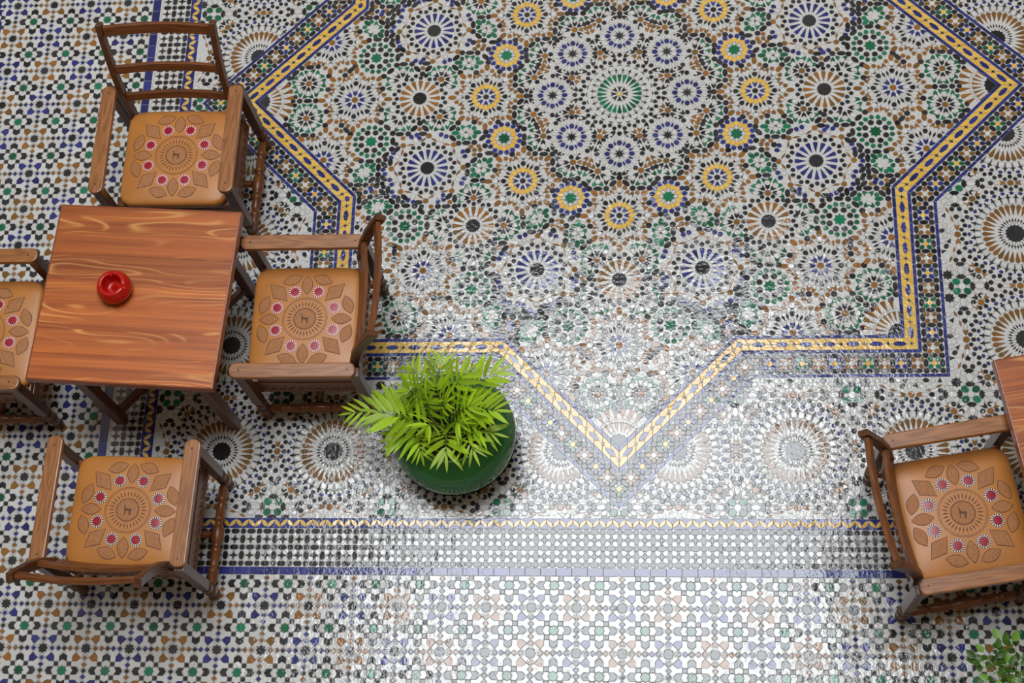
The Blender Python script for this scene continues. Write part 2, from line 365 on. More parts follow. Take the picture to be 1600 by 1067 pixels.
for q in orbit(.333, 22.5): motif_d(*q)
for q in orbit(.360, 0): motif_h(*q, True)
for q in orbit(.720, 0): motif_h(*q, False)
for q in orbit(.815, 12.9): motif_h(*q, False)
FC = orbit(.541, 0)
for q in FC: motif_f(*q, False)
for q in orbit(.553, 22.5): motif_f(*q, True)
for q in orbit(.680, 10.95): motif_j(*q)
# --- tiles between the rosettes, one wedge turned and mirrored sixteen times: kind, x*1e4, y*1e4, angle
WEDGE = '''N,1281,531,22 K,1818,702,45 N,2302,566,0 K,2818,789,0 K,2547,1002,45 K,2819,345,0 K,2508,0,0 N,1048,0,0 K,3253,775,0 K,3574,1073,0 K,3894,759,0 K,4331,774,0 K,4318,338,0 K,3874,1379,0 K,4300,1393,0 K,3582,1484,22 K,4041,1621,45 K,4623,1085,0 K,5058,1085,0 K,5370,760,0 K,5499,1084,0 K,5676,1078,0 K,5807,1383,0 N,4848,576,0 N,5910,570,0 K,6114,1700,0 K,7195,2153,0 K,7160,2578,0 K,6749,2591,0 K,6431,2283,0 K,6123,2135,0 K,6126,2538,22 K,6450,2620,45 K,6893,2855,22 K,6149,0,0 K,6452,324,0 K,6442,770,0 K,7518,774,0 K,8280,0,0 K,8727,0,0 K,7961,341,0 K,7969,765,0 K,8289,1071,0 K,8742,1033,0 K,9068,722,0 N,8511,538,0 o,3036,782,180 o,2679,907,315 o,2818,567,90 o,2665,169,45 o,3414,924,225 V,3806,1073,180 o,3653,1241,225 o,3574,1301,270 o,3734,916,135 o,4113,766,180 o,4477,929,225 o,4325,556,90 o,4480,176,135 o,4087,1386,180 o,4528,1393,180 o,4300,1621,270 o,4168,1521,315 o,4461,1239,135 o,4840,1085,180 V,4391,1085,0 o,5278,1085,180 o,5219,1246,225 o,4896,1246,315 o,5214,923,135 o,5523,919,225 o,5653,1234,225 o,5908,1080,180 o,5960,1541,225 o,5807,1611,270 o,5579,1383,0 o,5973,1232,135 o,6119,1917,270 o,6657,1858,180 V,6596,2022,225 o,6432,2071,270 o,6278,1996,315 o,7039,2005,225 o,7178,2366,270 o,7019,2736,315 o,6954,2585,0 V,6996,2414,45 o,6590,2437,45 o,6431,2461,270 o,6281,2399,315 o,6125,2327,270 o,5962,2296,315 o,5962,1973,45 o,6304,162,225 o,6447,547,270 o,6669,778,180 o,6281,932,315 o,7058,947,225 o,7449,1086,180 o,7369,930,135 o,7744,770,180 o,8503,0,180 o,8119,161,315 o,7965,553,270 o,7799,180,45 o,8129,918,225 o,7969,993,270 o,8516,1052,180 o,8905,878,135 d,1458,530,180 k,1406,404,135 d,1280,352,90 b,1154,404,45 b,1978,746,180 d,1944,576,135 k,1818,524,90 d,1674,620,45 d,2480,566,180 d,2428,692,225 d,2302,744,270 b,2176,692,315 d,2124,566,0 k,2176,440,45 d,2302,388,90 d,2428,440,135 L,2949,919,225 L,2775,988,270 g,2590,803,0 g,2687,658,45 L,2686,1113,202 g,2398,916,45 g,2688,476,315 d,2641,345,0 d,2508,178,270 d,2382,126,315 k,2330,0,0 k,1226,0,180 d,1174,165,225 b,1048,218,270 L,3253,960,270 L,3122,906,315 L,3443,1204,315 L,3389,1073,0 g,4025,890,225 G,3894,944,270 g,4516,774,180 G,4331,959,270 g,4200,905,315 g,4462,643,135 g,4503,338,180 g,4449,468,225 B,3957,1500,225 B,3864,1600,292 B,3756,1491,315 B,3704,1365,0 G,3874,1194,90 g,4005,1248,135 g,4169,1262,45 G,4300,1208,90 L,3451,1353,45 L,4180,1731,202 L,4753,1216,225 L,4623,1270,270 g,4623,900,90 g,4753,954,135 g,4927,954,45 g,5058,900,90 g,5555,760,180 B,5370,938,270 g,5185,760,0 k,5244,635,45 k,5370,582,90 k,5496,635,135 L,5499,1269,270 L,5368,1215,315 B,5804,1204,225 g,5676,893,90 g,5807,947,135 k,5985,1383,180 k,5026,576,180 d,4974,701,225 d,4848,754,270 d,4723,701,315 d,4670,576,0 d,4723,450,45 k,4848,398,90 k,4974,450,135 d,6088,570,180 d,6035,696,225 d,5910,748,270 d,5784,696,315 k,5732,570,0 k,5784,444,45 k,5910,392,90 d,6035,444,135 g,6009,951,45 g,6140,897,90 k,6247,1842,225 L,5983,1831,315 L,5929,1700,0 g,6883,2043,270 G,6752,1989,315 G,7064,2284,315 g,7010,2153,0 B,6876,2716,225 L,6738,2791,292 L,6617,2683,315 B,6571,2591,0 g,6749,2406,90 G,6880,2460,135 g,6616,2283,180 L,6250,2274,0 L,6304,2143,45 G,6562,2152,135 k,6299,2553,180 L,5968,2472,22 g,6149,185,270 k,6024,126,315 k,5971,0,0 g,6321,455,315 g,6267,324,0 G,6573,901,225 G,6442,955,270 g,6257,770,0 g,6312,640,45 G,6896,971,270 G,6766,917,315 B,7644,899,225 B,7518,952,270 g,8411,131,225 g,8280,185,270 k,8905,0,180 k,8852,126,225 g,8727,185,270 g,8596,131,315 g,8146,341,180 g,8091,472,225 g,8154,765,180 g,8100,635,135 g,8289,886,90 g,8420,940,135 g,8611,902,45 g,8742,848,90 g,8883,722,0 g,8937,592,45 k,9068,544,90 d,8689,538,180 d,8637,663,225 d,8511,716,270 d,8385,663,315 d,8333,538,0 d,8385,412,45 d,8511,360,90 d,8637,412,135 B,2114,811,26 k,2240,872,24 w,1586,528,180 w,1295,183,90 w,2038,482,135 w,2613,566,180 w,2292,232,90 w,2512,346,135 w,4628,355,45 w,6221,570,180 w,6130,790,225 w,5910,881,270 w,6130,350,135 w,8823,538,180 w,8511,849,270 w,8291,758,315 w,8200,538,0 w,8291,317,45 w,8511,226,90 w,8731,317,135 t,4104,1064,181 w,3978,1061,181 w,4227,1067,1 w,4101,1182,92'''
for e in WEDGE.split():
    c, x, y, d = e.split(','); x, y, d = int(x) * 1e-4, int(y) * 1e-4, int(d)
    r, a = hypot(x, y), math.degrees(atan2(y, x))
    for m, k in D8:
        aa = radians(m * a + 45 * k); put(c, r * cos(aa), r * sin(aa), radians(m * d + 45 * k), dd={'w': .0100, 'o': .0130, 'O': .012, 'V': .012, 'K': .011, 'N': .011}.get(c, .0098), clip='in')
for q in orbit(.850, 3.55): ring('g', *q, 16, 11.25, .0425, out=True, dd=.010)
for q in orbit(.5455, 5.6) + orbit(.599, 5.2) + orbit(.4905, 6.2):
    ring('g', *q, 16, 11.25, .0425, out=True, dd=.0100, keep=lambda x, y: all(hypot(x - f[0], y - f[1]) > .084 for f in FC))
# --- fans in the points of the star
for k in range(8):
    a0 = radians(45 * k); cx, cy = .984 * cos(a0), .984 * sin(a0)
    put('bs', cx, cy, a0, .030, .030, 0, 'in')
    for i, da in enumerate((-46.9, -33.5, -20.1, -6.7, 6.7, 20.1, 33.5, 46.9)):
        a = a0 + pi + radians(da)
        put('Bp', cx + .081 * cos(a), cy + .081 * sin(a), a + pi, .0145, .0066, 0, 'in'); put('Bp', cx + .0475 * cos(a), cy + .0475 * sin(a), a + pi, .0125, .0036, 0, 'in')
        if abs(da) < 40: put('k', cx + .1045 * cos(a), cy + .1045 * sin(a), a, .0068, .0060, .0085, 'in')
    for da in (-40.2, -26.8, -13.4, 0, 13.4, 26.8, 40.2):
        a = a0 + pi + radians(da)
        put('w', cx + .0640 * cos(a), cy + .0640 * sin(a), a, .0050, .0036, 0, 'in'); put('k', cx + .1125 * cos(a), cy + .1125 * sin(a), a + pi, .0068, .0060, .0085, 'in')
# --- star frame: blue line, yellow band, blue line, flower band, blue line
CR = cos(pi / 4) / cos(pi / 8)
def spt(R, t, k, s):
    """point on side of the star line of tip radius R, t=0 at tip k, t=1 at the notch on side s"""
    a = radians(45 * k); b_ = a + s * pi / 8
    return (R * ((1 - t) * cos(a) + t * CR * cos(b_)), R * ((1 - t) * sin(a) + t * CR * sin(b_)))
EDGE = .41421
for k in range(8):
    for s in (-1, 1):
        def q4(kind, R0, R1, t0, t1):
            p = [spt(R0, t0, k, s), spt(R1, t0, k, s), spt(R1, t1, k, s), spt(R0, t1, k, s)]
            poly(kind, p if s < 0 else p[::-1])
        for R0, R1, n in ((BL0, YE0, 14), (YE1, BL1, 15), (BL2, BL3, 15)):
            for i in range(n): q4('bl', R0 + .0008, R1 - .0008, (i + .02) / n, (i + .98) / n)
        RM = (YE0 + YE1) / 2; per = .0575 / (EDGE * RM)
        nh = 15
        cuts = [0] + [per * .5 * i for i in range(1, nh)] + [1]
        for i in range(nh):
            for R0, R1 in ((YE0, RM), (RM, YE1)): q4('yb', R0 + .0004, R1 - .0004, cuts[i] + .002, cuts[i + 1] - .002)
        e0, e1 = spt(RM, 0, k, s), spt(RM, 1, k, s); an = atan2(e1[1] - e0[1], e1[0] - e0[0])
        for i in range(0, 8):
            if i > 0 or s > 0: put('kc', *spt(RM, i * per, k, s), an, .0072, .0072, 0, 'top')
            if i < 7: put('be', *spt(RM, (i + .5) * per, k, s), an, .0158, .0072, 0, 'top')
        if s > 0: put('Ll', *spt(RM, 1, k, s), radians(45 * k) + pi / 8 + pi / 2, .0085, .0062, 0, 'top')
        RB = (BL1 + BL2) / 2; P = .0401
        for i in range(0, 12):
            f0 = spt(RB, 0, k, s); d_ = (cos(an), sin(an)); nrm = (-sin(an), cos(an))
            c = (f0[0] + d_[0] * P * i, f0[1] + d_[1] * P * i)
            if i == 0 and s < 0: continue
            kc = ('wo', 'B') if i % 2 else ('yo', 'G' if i % 4 == 0 else 'L')
            put(kc[0], *c, an, .0070, .0070, .010, 'band')
            for j in range(4):
                a = an + pi / 4 + j * pi / 2; put(kc[1], c[0] + .0138 * cos(a), c[1] + .0138 * sin(a), a, .0078, .0054, .0075, 'band')
                a = an + j * pi / 2; put('o', c[0] + P / 2 * cos(a), c[1] + P / 2 * sin(a), a + pi / 2, .0110, .0060, .010, 'band')
                a = an + pi / 4 + j * pi / 2; put('K', c[0] + P * RT2 * cos(a), c[1] + P * RT2 * sin(a), an, .0073, .0073, .010, 'band')
# --- ring of 32-petal rosettes between star frame and border
LY, LX = 1.168, 1.1765           # inner edges of the leaf border (bottom, sides)
XS = (-.9975, -.7125, -.4275, -.1425, .1425, .4275, .7125, .9975)
ROS = [(x, y) for x in XS for y in XS if max(abs(x), abs(y)) > .99]
PRES = set((round(x, 4), round(y, 4)) for x, y in ROS)
H_ = .1425
for cx, cy in ROS:
    put('bs', cx, cy, 0, .0248, .0248, 0, 'out')
    ring('kr', cx, cy, 32, 5.625, .0366, .0068, .0019, clip='out'); ring('w', cx, cy, 16, 0, .0310, .0052, .0034, clip='out'); ring('Rp', cx, cy, 32, 0, .0665, .0155, .0061, clip='out')
    ring('wq', cx, cy, 32, 0, .0915, .0068, .0062, out=True, clip='out'); ring('ka', cx, cy, 32, 5.625, .0975, .0125, .0078, clip='out'); ring('L', cx, cy, 32, 0, .1132, .0044, .0054, clip='out')
    ring('k', cx, cy, 32, 0, .1254, .0062, .0056, out=True, clip='out', dd=.008); ring('k', cx, cy, 32, 5.625, .1330, .0058, .0054, out=True, clip='out', dd=.008)
    for sx in (-1, 1):
        for sy in (-1, 1):
            fx, fy = cx + sx * H_, cy + sy * H_; dx = atan2(sy, sx)
            nx, ny = cx + sx * .099, cy + sy * .099
            put('N', nx, ny, 0, .0082, .0082, .006, 'out')
            for da, kd in ((0, 'd'), (45, 'k'), (-45, 'k'), (90, 'b'), (-90, 'b')):
                a = dx + radians(da); put(kd, nx + .0180 * cos(a), ny + .0180 * sin(a), a + pi, dd=.008, clip='out')
for x in [i * .285 for i in range(-4, 5)]:
    for y in [j * .285 for j in range(-4, 5)]:
        if max(abs(x), abs(y)) < .8: continue
        # face centre (x, y): green flower
        put('wo', x, y, 0, .0092, .0092, .006, 'out'); ring('G', x, y, 4, 45, .0178, .0104, .0092, clip='out')
        ring('cr', x, y, 4, 0, .0262, .0080, .0125, out=True, clip='out'); ring('cr', x, y, 4, 0, .0605, .0075, .0115, clip='out')
        ring('wv', x, y, 4, 0, .0435, .0118, .0070, clip='out'); ring('w', x, y, 8, 22.5, .0375, .0090, .0058, clip='out'); ring('w', x, y, 8, 15.5, .0560, .0080, .0058, clip='out'); ring('w', x, y, 8, -15.5, .0560, .0080, .0058, clip='out')
        for sx in (-1, 1):
            for sy in (-1, 1):
                if (round(x + sx * H_, 4), round(y + sy * H_, 4)) not in PRES: put('ks', x + sx * .033, y + sy * .031, 0, .0135, .0135, .009, 'out')
        # edge nodes and the chains that lead to them
        for ux, uy in ((1, 0), (-1, 0), (0, 1), (0, -1)):
            ex, ey = x + ux * H_, y + uy * H_; a = atan2(uy, ux); wx, wy = -uy, ux
            put('N', ex, ey, 0, .0082, .0082, .006, 'out')
            def at(r, o): return (ex - ux * r + wx * o, ey - uy * r + wy * o)
            put('b', *at(.0195, 0), a, .0085, .0066, .008, 'out'); put('w', *at(.0330, 0), a, .0085, .0050, .008, 'out'); put('k', *at(.0490, 0), a, .0068, .0062, .008, 'out')
            for s in (-1, 1):
                put('k', *at(.0715, s * .0095), a + pi, .0068, .0062, .008, 'out')
                put('Br', *at(.0430, s * .0115), a + s * -.22 + pi, .0100, .0030, .007, 'out'); put('Br', *at(.0680, s * .0215), a + s * -.45 + pi, .0105, .0030, .007, 'out'); put('w', *at(.0560, s * .0100), a + pi, .0090, .0038, .007, 'out')
# --- leaf border, four-point star band, broad blue line
def strip(ax, dist, ph, sgn, rl, rs, rb):
    """one side of the border; ax 'h': y = sgn * v, 'v': x = sgn * v; dist: the four line distances; rl, rs, rb: span of leaf line, star band, blue line"""
    def P2(u, v): return (u, sgn * v) if ax == 'h' else (sgn * v, u)
    d0, d1, d2, d3 = dist
    def quad(kind, u0, u1, v0, v1, r):
        u0, u1 = max(u0, r[0]), min(u1, r[1])
        if u1 - u0 < .003: return
        p = [P2(u0, v0), P2(u1, v0), P2(u1, v1), P2(u0, v1)]
        poly(kind, p if sum(p[i][0] * p[(i + 1) % 4][1] - p[(i + 1) % 4][0] * p[i][1] for i in range(4)) > 0 else p[::-1])
    def span(r, per, o): return range(int(ifloor((r[0] - o) / per)), int(ifloor((r[1] - o) / per)) + 1)
    per = .0320; m = (d0 + d1) / 2; h = (d1 - d0) / 2
    for i in span(rl, per, ph[0]):
        u = i * per + ph[0]
        quad('bq', u + .0004, u + per - .0004, d0 + .0005, m, rl); quad('bq', u + per / 2 + .0004, u + per * 1.5 - .0004, m, d1 - .0005, rl)
        for (ua, ub) in ((u, u + per / 2), (u + per, u + per / 2)):
            if not rl[0] + .005 < (ua + ub) / 2 < rl[1] - .005: continue
            p, q = P2(ua, d0 + .30 * h), P2(ub, d1 - .30 * h)
            put('yl', (p[0] + q[0]) / 2, (p[1] + q[1]) / 2, atan2(q[1] - p[1], q[0] - p[0]), .0120, .0047, 0, 'top')
    pp = .0402; v0 = d1 + .0072; ah = 0 if ax == 'h' else pi / 2
    for i in span(rs, pp, ph[1]):
        u = i * pp + ph[1]
        for r in range(3):
            v = v0 + r * pp
            if v > d2 - .003: continue
            put('K', *P2(u - pp / 2, v), 0, .0068, .0068); put('ho', *P2(u, v), ah, .0102, .0060)
            if r < 2:
                put('f4', *P2(u, v + pp / 2), 0, .0122, .0122); put('ho', *P2(u - pp / 2, v + pp / 2), ah + pi / 2, .0102, .0060)
                for su in (-1, 1):
                    for sv in (.26, .74):
                        c0, c1 = P2(u, v + pp / 2), P2(u + su * pp * .25, v + sv * pp)
                        put('w', *c1, atan2(c1[1] - c0[1], c1[0] - c0[0]), .0080, .0066)
    bw = .0375
    for i in span(rb, bw, 0): quad('bb', i * bw + .0006, i * bw + bw - .0006, d2 + .0006, d3 - .0006, rb)
strip('h', (1.168, 1.1945, 1.290, 1.3095), (-.8795, -.8225), -1, (-1.2085, 1.2085), (-1.285, 1.285), (-1.3185, 1.3185))
for sg in (-1, 1): strip('v', (1.1765, 1.2085, 1.296, 1.3185), (.009, .008), sg, (-1.168, .72), (-1.165, .72), (-1.290, .72))
# --- outer field of eight-point stars
fp, fq, fx0, fy0 = .2157 / 2, .2145 / 2, -1.602 / 2, -2.664 / 2
def fld(i, j, pts, kind):
    poly(kind, [(fx0 + fp * (i + p[0]), fy0 + fq * (j + p[1])) for p in pts], 'field')
YP = [(.095, .21), (.205, .21), (.205, .325), (.278, .415), (.215, .482), (.140, .428), (.075, .485), (.018, .425), (.095, .33)]
AR = [(.39, 0), (.325, .088), (.205, .088), (.250, 0), (.205, -.088), (.325, -.088)]
CH = [(.092, .20), (.075, .20), (0, .245), (-.075, .20), (-.092, .20), (-.09, .098), (-.038, .093), (0, .122), (.038, .093), (.09, .098)]
HE = [(.29, .30), (.185, .30), (.092, .215), (.155, .155), (.215, .092), (.29, .185)]
WH = [(.088, .088), (.12, .035), (.155, .055), (.20, .092), (.148, .148), (.092, .20), (.055, .155), (.035, .12)]
def rt(p, k): 
    c, s = (1, 0, -1, 0)[k], (0, 1, 0, -1)[k]
    return [(a * c - b_ * s, a * s + b_ * c) for a, b_ in p]
mir = lambda p: [(b_, a) for a, b_ in p][::-1]
for i in range(-14, 32):
    for j in range(-6, 22):
        X, Y = fx0 + fp * i, fy0 + fq * j
        u, v = px(X * U, Y * U)
        if not (-260 < u < 1860 and -260 < v < 1300): continue
        if star_depth(X, Y, 1) > 0 or (abs(X) < 1.2 and Y > -1.2): continue
        if abs(X) < 1.31 - .12 and Y > -1.30 + .12: continue
        put('gs', X, Y, 0, .0124, .0124, 0, 'field'); 
        for k in range(4):
            fld(i, j, rt(AR, k), 'ha'); fld(i, j, rt(CH, k), 'wc'); fld(i, j, rt(YP, k), 'wy'); fld(i, j, rt(mir(YP), k), 'wy')
            a = pi / 4 + k * pi / 2; put('kk', X + fp * .15 * (1, -1, -1, 1)[k], Y + fq * .15 * (1, 1, -1, -1)[k], 0, .0050, .0050, 0, 'field')
        put('kd', X + fp / 2, Y, 0, .0062, .0062, 0, 'field'); put('kd', X, Y + fq / 2, 0, .0062, .0062, 0, 'field')
        dxy = (X + fp / 2, Y + fq / 2); put('ks', *dxy, 0, .0128, .0128, 0, 'field')
        blue = (i + j) % 2 == 0
        for k in range(4):
            fld(i + .5, j + .5, rt(HE, k), 'hL' if blue else 'hB'); fld(i + .5, j + .5, rt(WH, k), 'wh')
            a = k * pi / 2
            for r in (.213, .365): put('Ld' if blue else 'Bd', dxy[0] + fp * r * cos(a), dxy[1] + fq * r * sin(a), 0, .0062, .0062, 0, 'field')
# far left blue line at the edge of the field
for i in range(30):
    y0 = .5 - i * .04
    if px(-1.77 * U, y0 * U)[0] > -120: poly('bb', [(-1.78, y0 - .0194), (-1.757, y0 - .0194), (-1.757, y0 + .0194), (-1.78, y0 + .0194)])

# --- small white and black pieces that fill the gaps the figures leave
g = .0165
for i in range(-75, 76):
    for j in range(-85, 50):
        x, y = g * (i + .5 * (j % 2)), g * j * .87
        d0 = star_depth(x, y, 1)
        if star_depth(x, y, BL0) > .006: put('w' if (i + j) % 3 else 't', x, y, atan2(y, x), .0075, .0056, .0150, 'in')
        elif star_depth(x, y, BL3) < -.005 and abs(x) < LX - .006 and -LY + .006 < y:
            put(('w', 'k', 'w', 't', 'w')[(i + 2 * j) % 5], x, y, atan2(y, x) + (i % 4) * pi / 4, .0078, .0058, .0155, 'out')
# --- clip to the field each tile belongs to
def half(pts, nx, ny, d):
    """keep nx*x + ny*y <= d"""
    out = []
    for i in range(len(pts)):
        p, q = pts[i], pts[(i + 1) % len(pts)]
        fp_, fq_ = nx * p[0] + ny * p[1] - d, nx * q[0] + ny * q[1] - d
        if fp_ <= 0: out.append(p)
        if (fp_ < 0 < fq_) or (fq_ < 0 < fp_):
            t = fp_ / (fp_ - fq_); out.append((p[0] + t * (q[0] - p[0]), p[1] + t * (q[1] - p[1])))
    return out
def squares(R):
    h = R * RT2
    return (((1, 0), (0, 1), (-1, 0), (0, -1)), h), (((RT2, RT2), (RT2, -RT2), (-RT2, RT2), (-RT2, -RT2)), h)
def clip_in(pts, cx, cy, R):
    best = None
    for ns, h in squares(R):
        if all(n[0] * p[0] + n[1] * p[1] <= h for n in ns for p in pts): return pts, False
        dep = min(h - n[0] * cx - n[1] * cy for n in ns)
        if best is None or dep > best[0]: best = (dep, ns, h)
    if best[0] < 0: return None, True
    for n in best[1]: pts = half(pts, *n, best[2])
    return pts, True
def clip_out(pts, cx, cy, R):
    if all(star_depth(p[0], p[1], R) < 0 for p in pts): return pts, False
    if star_depth(cx, cy, R) > .004: return None, True
    for ns, h in squares(R):
        n = max(ns, key=lambda n_: n_[0] * cx + n_[1] * cy)
        pts = half(pts, -n[0], -n[1], -h)
        if len(pts) < 3: return None, True
    return pts, True
def area(p): return .5 * sum(p[i][0] * p[(i + 1) % len(p)][1] - p[(i + 1) % len(p)][0] * p[i][1] for i in range(len(p)))
FINAL = {}
for kind, x, y, an, hl, hw, clip, pts in TILES:
    if pts is None:
        c, s = cos(an), sin(an)
        P_ = [(x + c * hl * a - s * hw * b_, y + s * hl * a + c * hw * b_) for a, b_ in SHP[KIND[kind][2]]]
    else: P_ = [(x + a, y + b_) for a, b_ in pts]
    cut = False
    if clip == 'in': P_, cut = clip_in(P_, x, y, BL0)
    elif clip == 'band':
        P_, cut = clip_in(P_, x, y, BL2)
        if P_:
            P_, c2 = clip_out(P_, x, y, BL1); cut = cut or c2
    elif clip == 'out':
        P_, cut = clip_out(P_, x, y, BL3)
        if P_ and (max(abs(p[0]) for p in P_) > LX or min(p[1] for p in P_) < -LY):
            cut = True
            for n in ((1, 0, LX), (-1, 0, LX), (0, -1, LY)):
                P_ = half(P_, *n)
                if len(P_) < 3: P_ = None; break
    elif clip == 'field':
        ins = lambda p: abs(p[0]) < 1.3195 and p[1] > -1.3105
        n_in = sum(ins(p) for p in P_)
        if n_in:
            cut = True
            if y < -1.28 and abs(x) < 1.36: P_ = half(P_, 0, 1, -1.3105)
            elif x < 0: P_ = half(P_, 1, 0, -1.3195)
            else: P_ = half(P_, -1, 0, -1.3195)
            if any(ins((p[0] * .999, p[1] * .999 + 0)) and abs(p[0]) < 1.31 and p[1] > -1.30 for p in P_): P_ = None
    if not P_ or len(P_) < 3 or abs(area(P_)) < 1.5e-5: continue
    if area(P_) < 0: P_ = P_[::-1]
    cx = sum(p[0] for p in P_) / len(P_); cy = sum(p[1] for p in P_) / len(P_)
    FINAL.setdefault(kind, []).append((cx, cy, P_, cut, clip == 'top', (x, y, an, hl, hw) if pts is None else (cx, cy, 0, 1, 1)))

RIM, TOP = .0023, .0016
def tile_geo(P_, cx, cy, V, F, MI, rng, top):
    """joint rim, bevelled sides and a slightly tilted glazed face; P_ in plan units about (cx, cy)"""
    n = len(P_); k = len(V)
    ext = max(hypot(p[0] - cx, p[1] - cy) for p in P_) * U
    sg = min(.013, .00035 / ext)
    tx, ty = rng.gauss(0, sg), rng.gauss(0, sg)
    z0 = .0011 if top else 0.0
    pm = [((p[0] - cx) * U, (p[1] - cy) * U) for p in P_]
    def off(d):
        out = []
        for a, b_ in pm:
            r = hypot(a, b_) or 1e-6; out.append((a * (r + d) / r, b_ * (r + d) / r))
        return out
    V += [(a, b_, z0 + .0005) for a, b_ in off(RIM)]
    V += [(a, b_, z0 + .0003) for a, b_ in pm]
    V += [(a, b_, z0 + TOP + tx * a + ty * b_) for a, b_ in off(-.0007)]
    F.append(tuple(range(k, k + n))); MI.append(1)
    F.append(tuple(range(k + 2 * n, k + 3 * n))); MI.append(0)
    for i in range(n):
        j = (i + 1) % n
        F.append((k + n + i, k + n + j, k + 2 * n + j, k + 2 * n + i)); MI.append(0)
rng = random.Random(3)
N_OBJ = 0
for kind, lst in FINAL.items():
    nm, gl = (KIND[kind][0], KIND[kind][1]) if kind in KIND else FREE[kind]
    def view_size(t):
        u, v = px(t[0] * U, t[1] * U)
        if not (0 < u < 1600 and 0 < v < 1067): return -1
        d2 = (t[0] * U - CPOS[0]) ** 2 + (t[1] * U - CPOS[1]) ** 2 + CPOS[2] ** 2
        return abs(area(t[2])) / d2
    order = sorted(lst, key=view_size, reverse=True)
    singles, rest = [], []
    protos = {}
    for t in order:
        ext = max(hypot(p[0] - t[0], p[1] - t[1]) for p in t[2])
        if len(singles) < 300 and ext > .0066 and view_size(t) > 0: singles.append(t)
        else: rest.append(t)
    for t in singles:
        cx, cy, P_, cut, top, tf = t
        ext_ = max(hypot(p[0] - cx, p[1] - cy) for p in P_)
        key = None
        if not cut and kind in KIND: key = (kind, round(tf[3], 4), round(tf[4], 4))
        elif not cut and kind in FREE and kind not in ('bl', 'yb', 'bb', 'bq'): key = (kind,) + tuple(round(v, 4) for p in P_ for v in (p[0] - cx, p[1] - cy))
        if key is not None and key in protos: me = protos[key]
        else:
            V, F, MI = [], [], []
            if key is not None and kind in KIND:
                tile_geo([(tf[3] * a, tf[4] * b_) for a, b_ in SHP[KIND[kind][2]]], 0, 0, V, F, MI, random.Random(0), top)
            else: tile_geo(P_, cx, cy, V, F, MI, random.Random(0), top)
            me = mesh(nm, V, F, [GL[gl], GROUT], MI)
            if key is not None: protos[key] = me
        if key is not None and kind in KIND: loc, rz = (tf[0] * U, tf[1] * U), tf[2]
        else: loc, rz = (cx * U, cy * U), 0.0
        o = link(nm, me, FLOOR, (loc[0], loc[1], 0.0), (rng.gauss(0, min(.012, .00035 / (U * ext_)))  , rng.gauss(0, min(.012, .00035 / (U * ext_))), rz)); N_OBJ += 1
    if rest:
        V, F, MI = [], [], []
        for cx, cy, P_, cut, top, tf in rest:
            k = len(V); tile_geo(P_, cx, cy, V, F, MI, rng, top)
            for i in range(k, len(V)): V[i] = (V[i][0] + cx * U, V[i][1] + cy * U, V[i][2])
        tag(link(nm + 's', mesh(nm + 's', V, F, [GL[gl], GROUT], MI), FLOOR), kind='stuff')
print('tiles', sum(len(v) for v in FINAL.values()), 'objects', N_OBJ, 'kinds', len(FINAL))

# ================================================================ furniture
WD_D, WD_L = (0.085, 0.026, 0.008), (0.25, 0.080, 0.020)
WX = wood('chair_wood_x', WD_D, WD_L, 'x'); WY = wood('chair_wood_y', WD_D, WD_L, 'y'); WZ = wood('chair_wood_z', (0.060, 0.022, 0.009), (0.15, 0.055, 0.020), 'z')
ARM = wood('armrest_wood', (0.19, 0.068, 0.018), (0.44, 0.175, 0.055), 'y', rough=0.30)
PEG = plain('dark_peg', (0.05, 0.022, 0.012), 0.5)
TOPW = plank_wood('table_top_wood', (0.57, 0.150, 0.025), (0.31, 0.070, 0.013), (0.80, 0.36, 0.10))
TEDGE = wood('table_edge_wood', (0.20, 0.048, 0.016), (0.34, 0.090, 0.028), 'x', rough=0.3)
TLEG = wood('table_leg_wood', (0.085, 0.028, 0.013), (0.17, 0.058, 0.024), 'z', rough=0.4)
LEATHER = plain('tan_leather', (0.54, 0.205, 0.042), 0.40, noise=0.25, scale=7, bump=0.10)
TOOLED = plain('tooled_leather', (0.44, 0.175, 0.055), 0.50, noise=0.38, scale=120, bump=0.9)
GROOVE = plain('burnt_groove', (0.11, 0.042, 0.014), 0.6)
RED = plain('red_lacquered_leather', (0.36, 0.004, 0.022), 0.30)
RAYW = plain('cream_stitch', (0.78, 0.72, 0.66), 0.5)
RAYK = plain('black_stitch', (0.012, 0.010, 0.012), 0.5)
RAYR = plain('crimson_stitch', (0.42, 0.012, 0.05), 0.4)

def bm_mesh(name, bm, mats, smooth=False):
    me = bpy.data.meshes.new(name); bm.normal_update(); bm.to_mesh(me); bm.free()
    for m in (mats if isinstance(mats, (list, tuple)) else [mats]): me.materials.append(m)
    if smooth: me.polygons.foreach_set('use_smooth', [True] * len(me.polygons))
    return me
def bm_box(bm, x0, x1, y0, y1, z0, z1, bev=0.0):
    vs_ = [bm.verts.new((x, y, z)) for z in (z0, z1) for y in (y0, y1) for x in (x0, x1)]
    fs = [bm.faces.new([vs_[i] for i in f]) for f in ((0, 2, 3, 1), (4, 5, 7, 6), (0, 1, 5, 4), (2, 6, 7, 3), (0, 4, 6, 2), (1, 3, 7, 5))]
    if bev: bmesh.ops.bevel(bm, geom=list({e for f in fs for e in f.edges}), offset=bev, segments=2, affect='EDGES', profile=0.6)
def boxm(name, dims, mat, bev=.003):
    bm = bmesh.new(); bm_box(bm, *dims, bev); return bm_mesh(name, bm, mat)
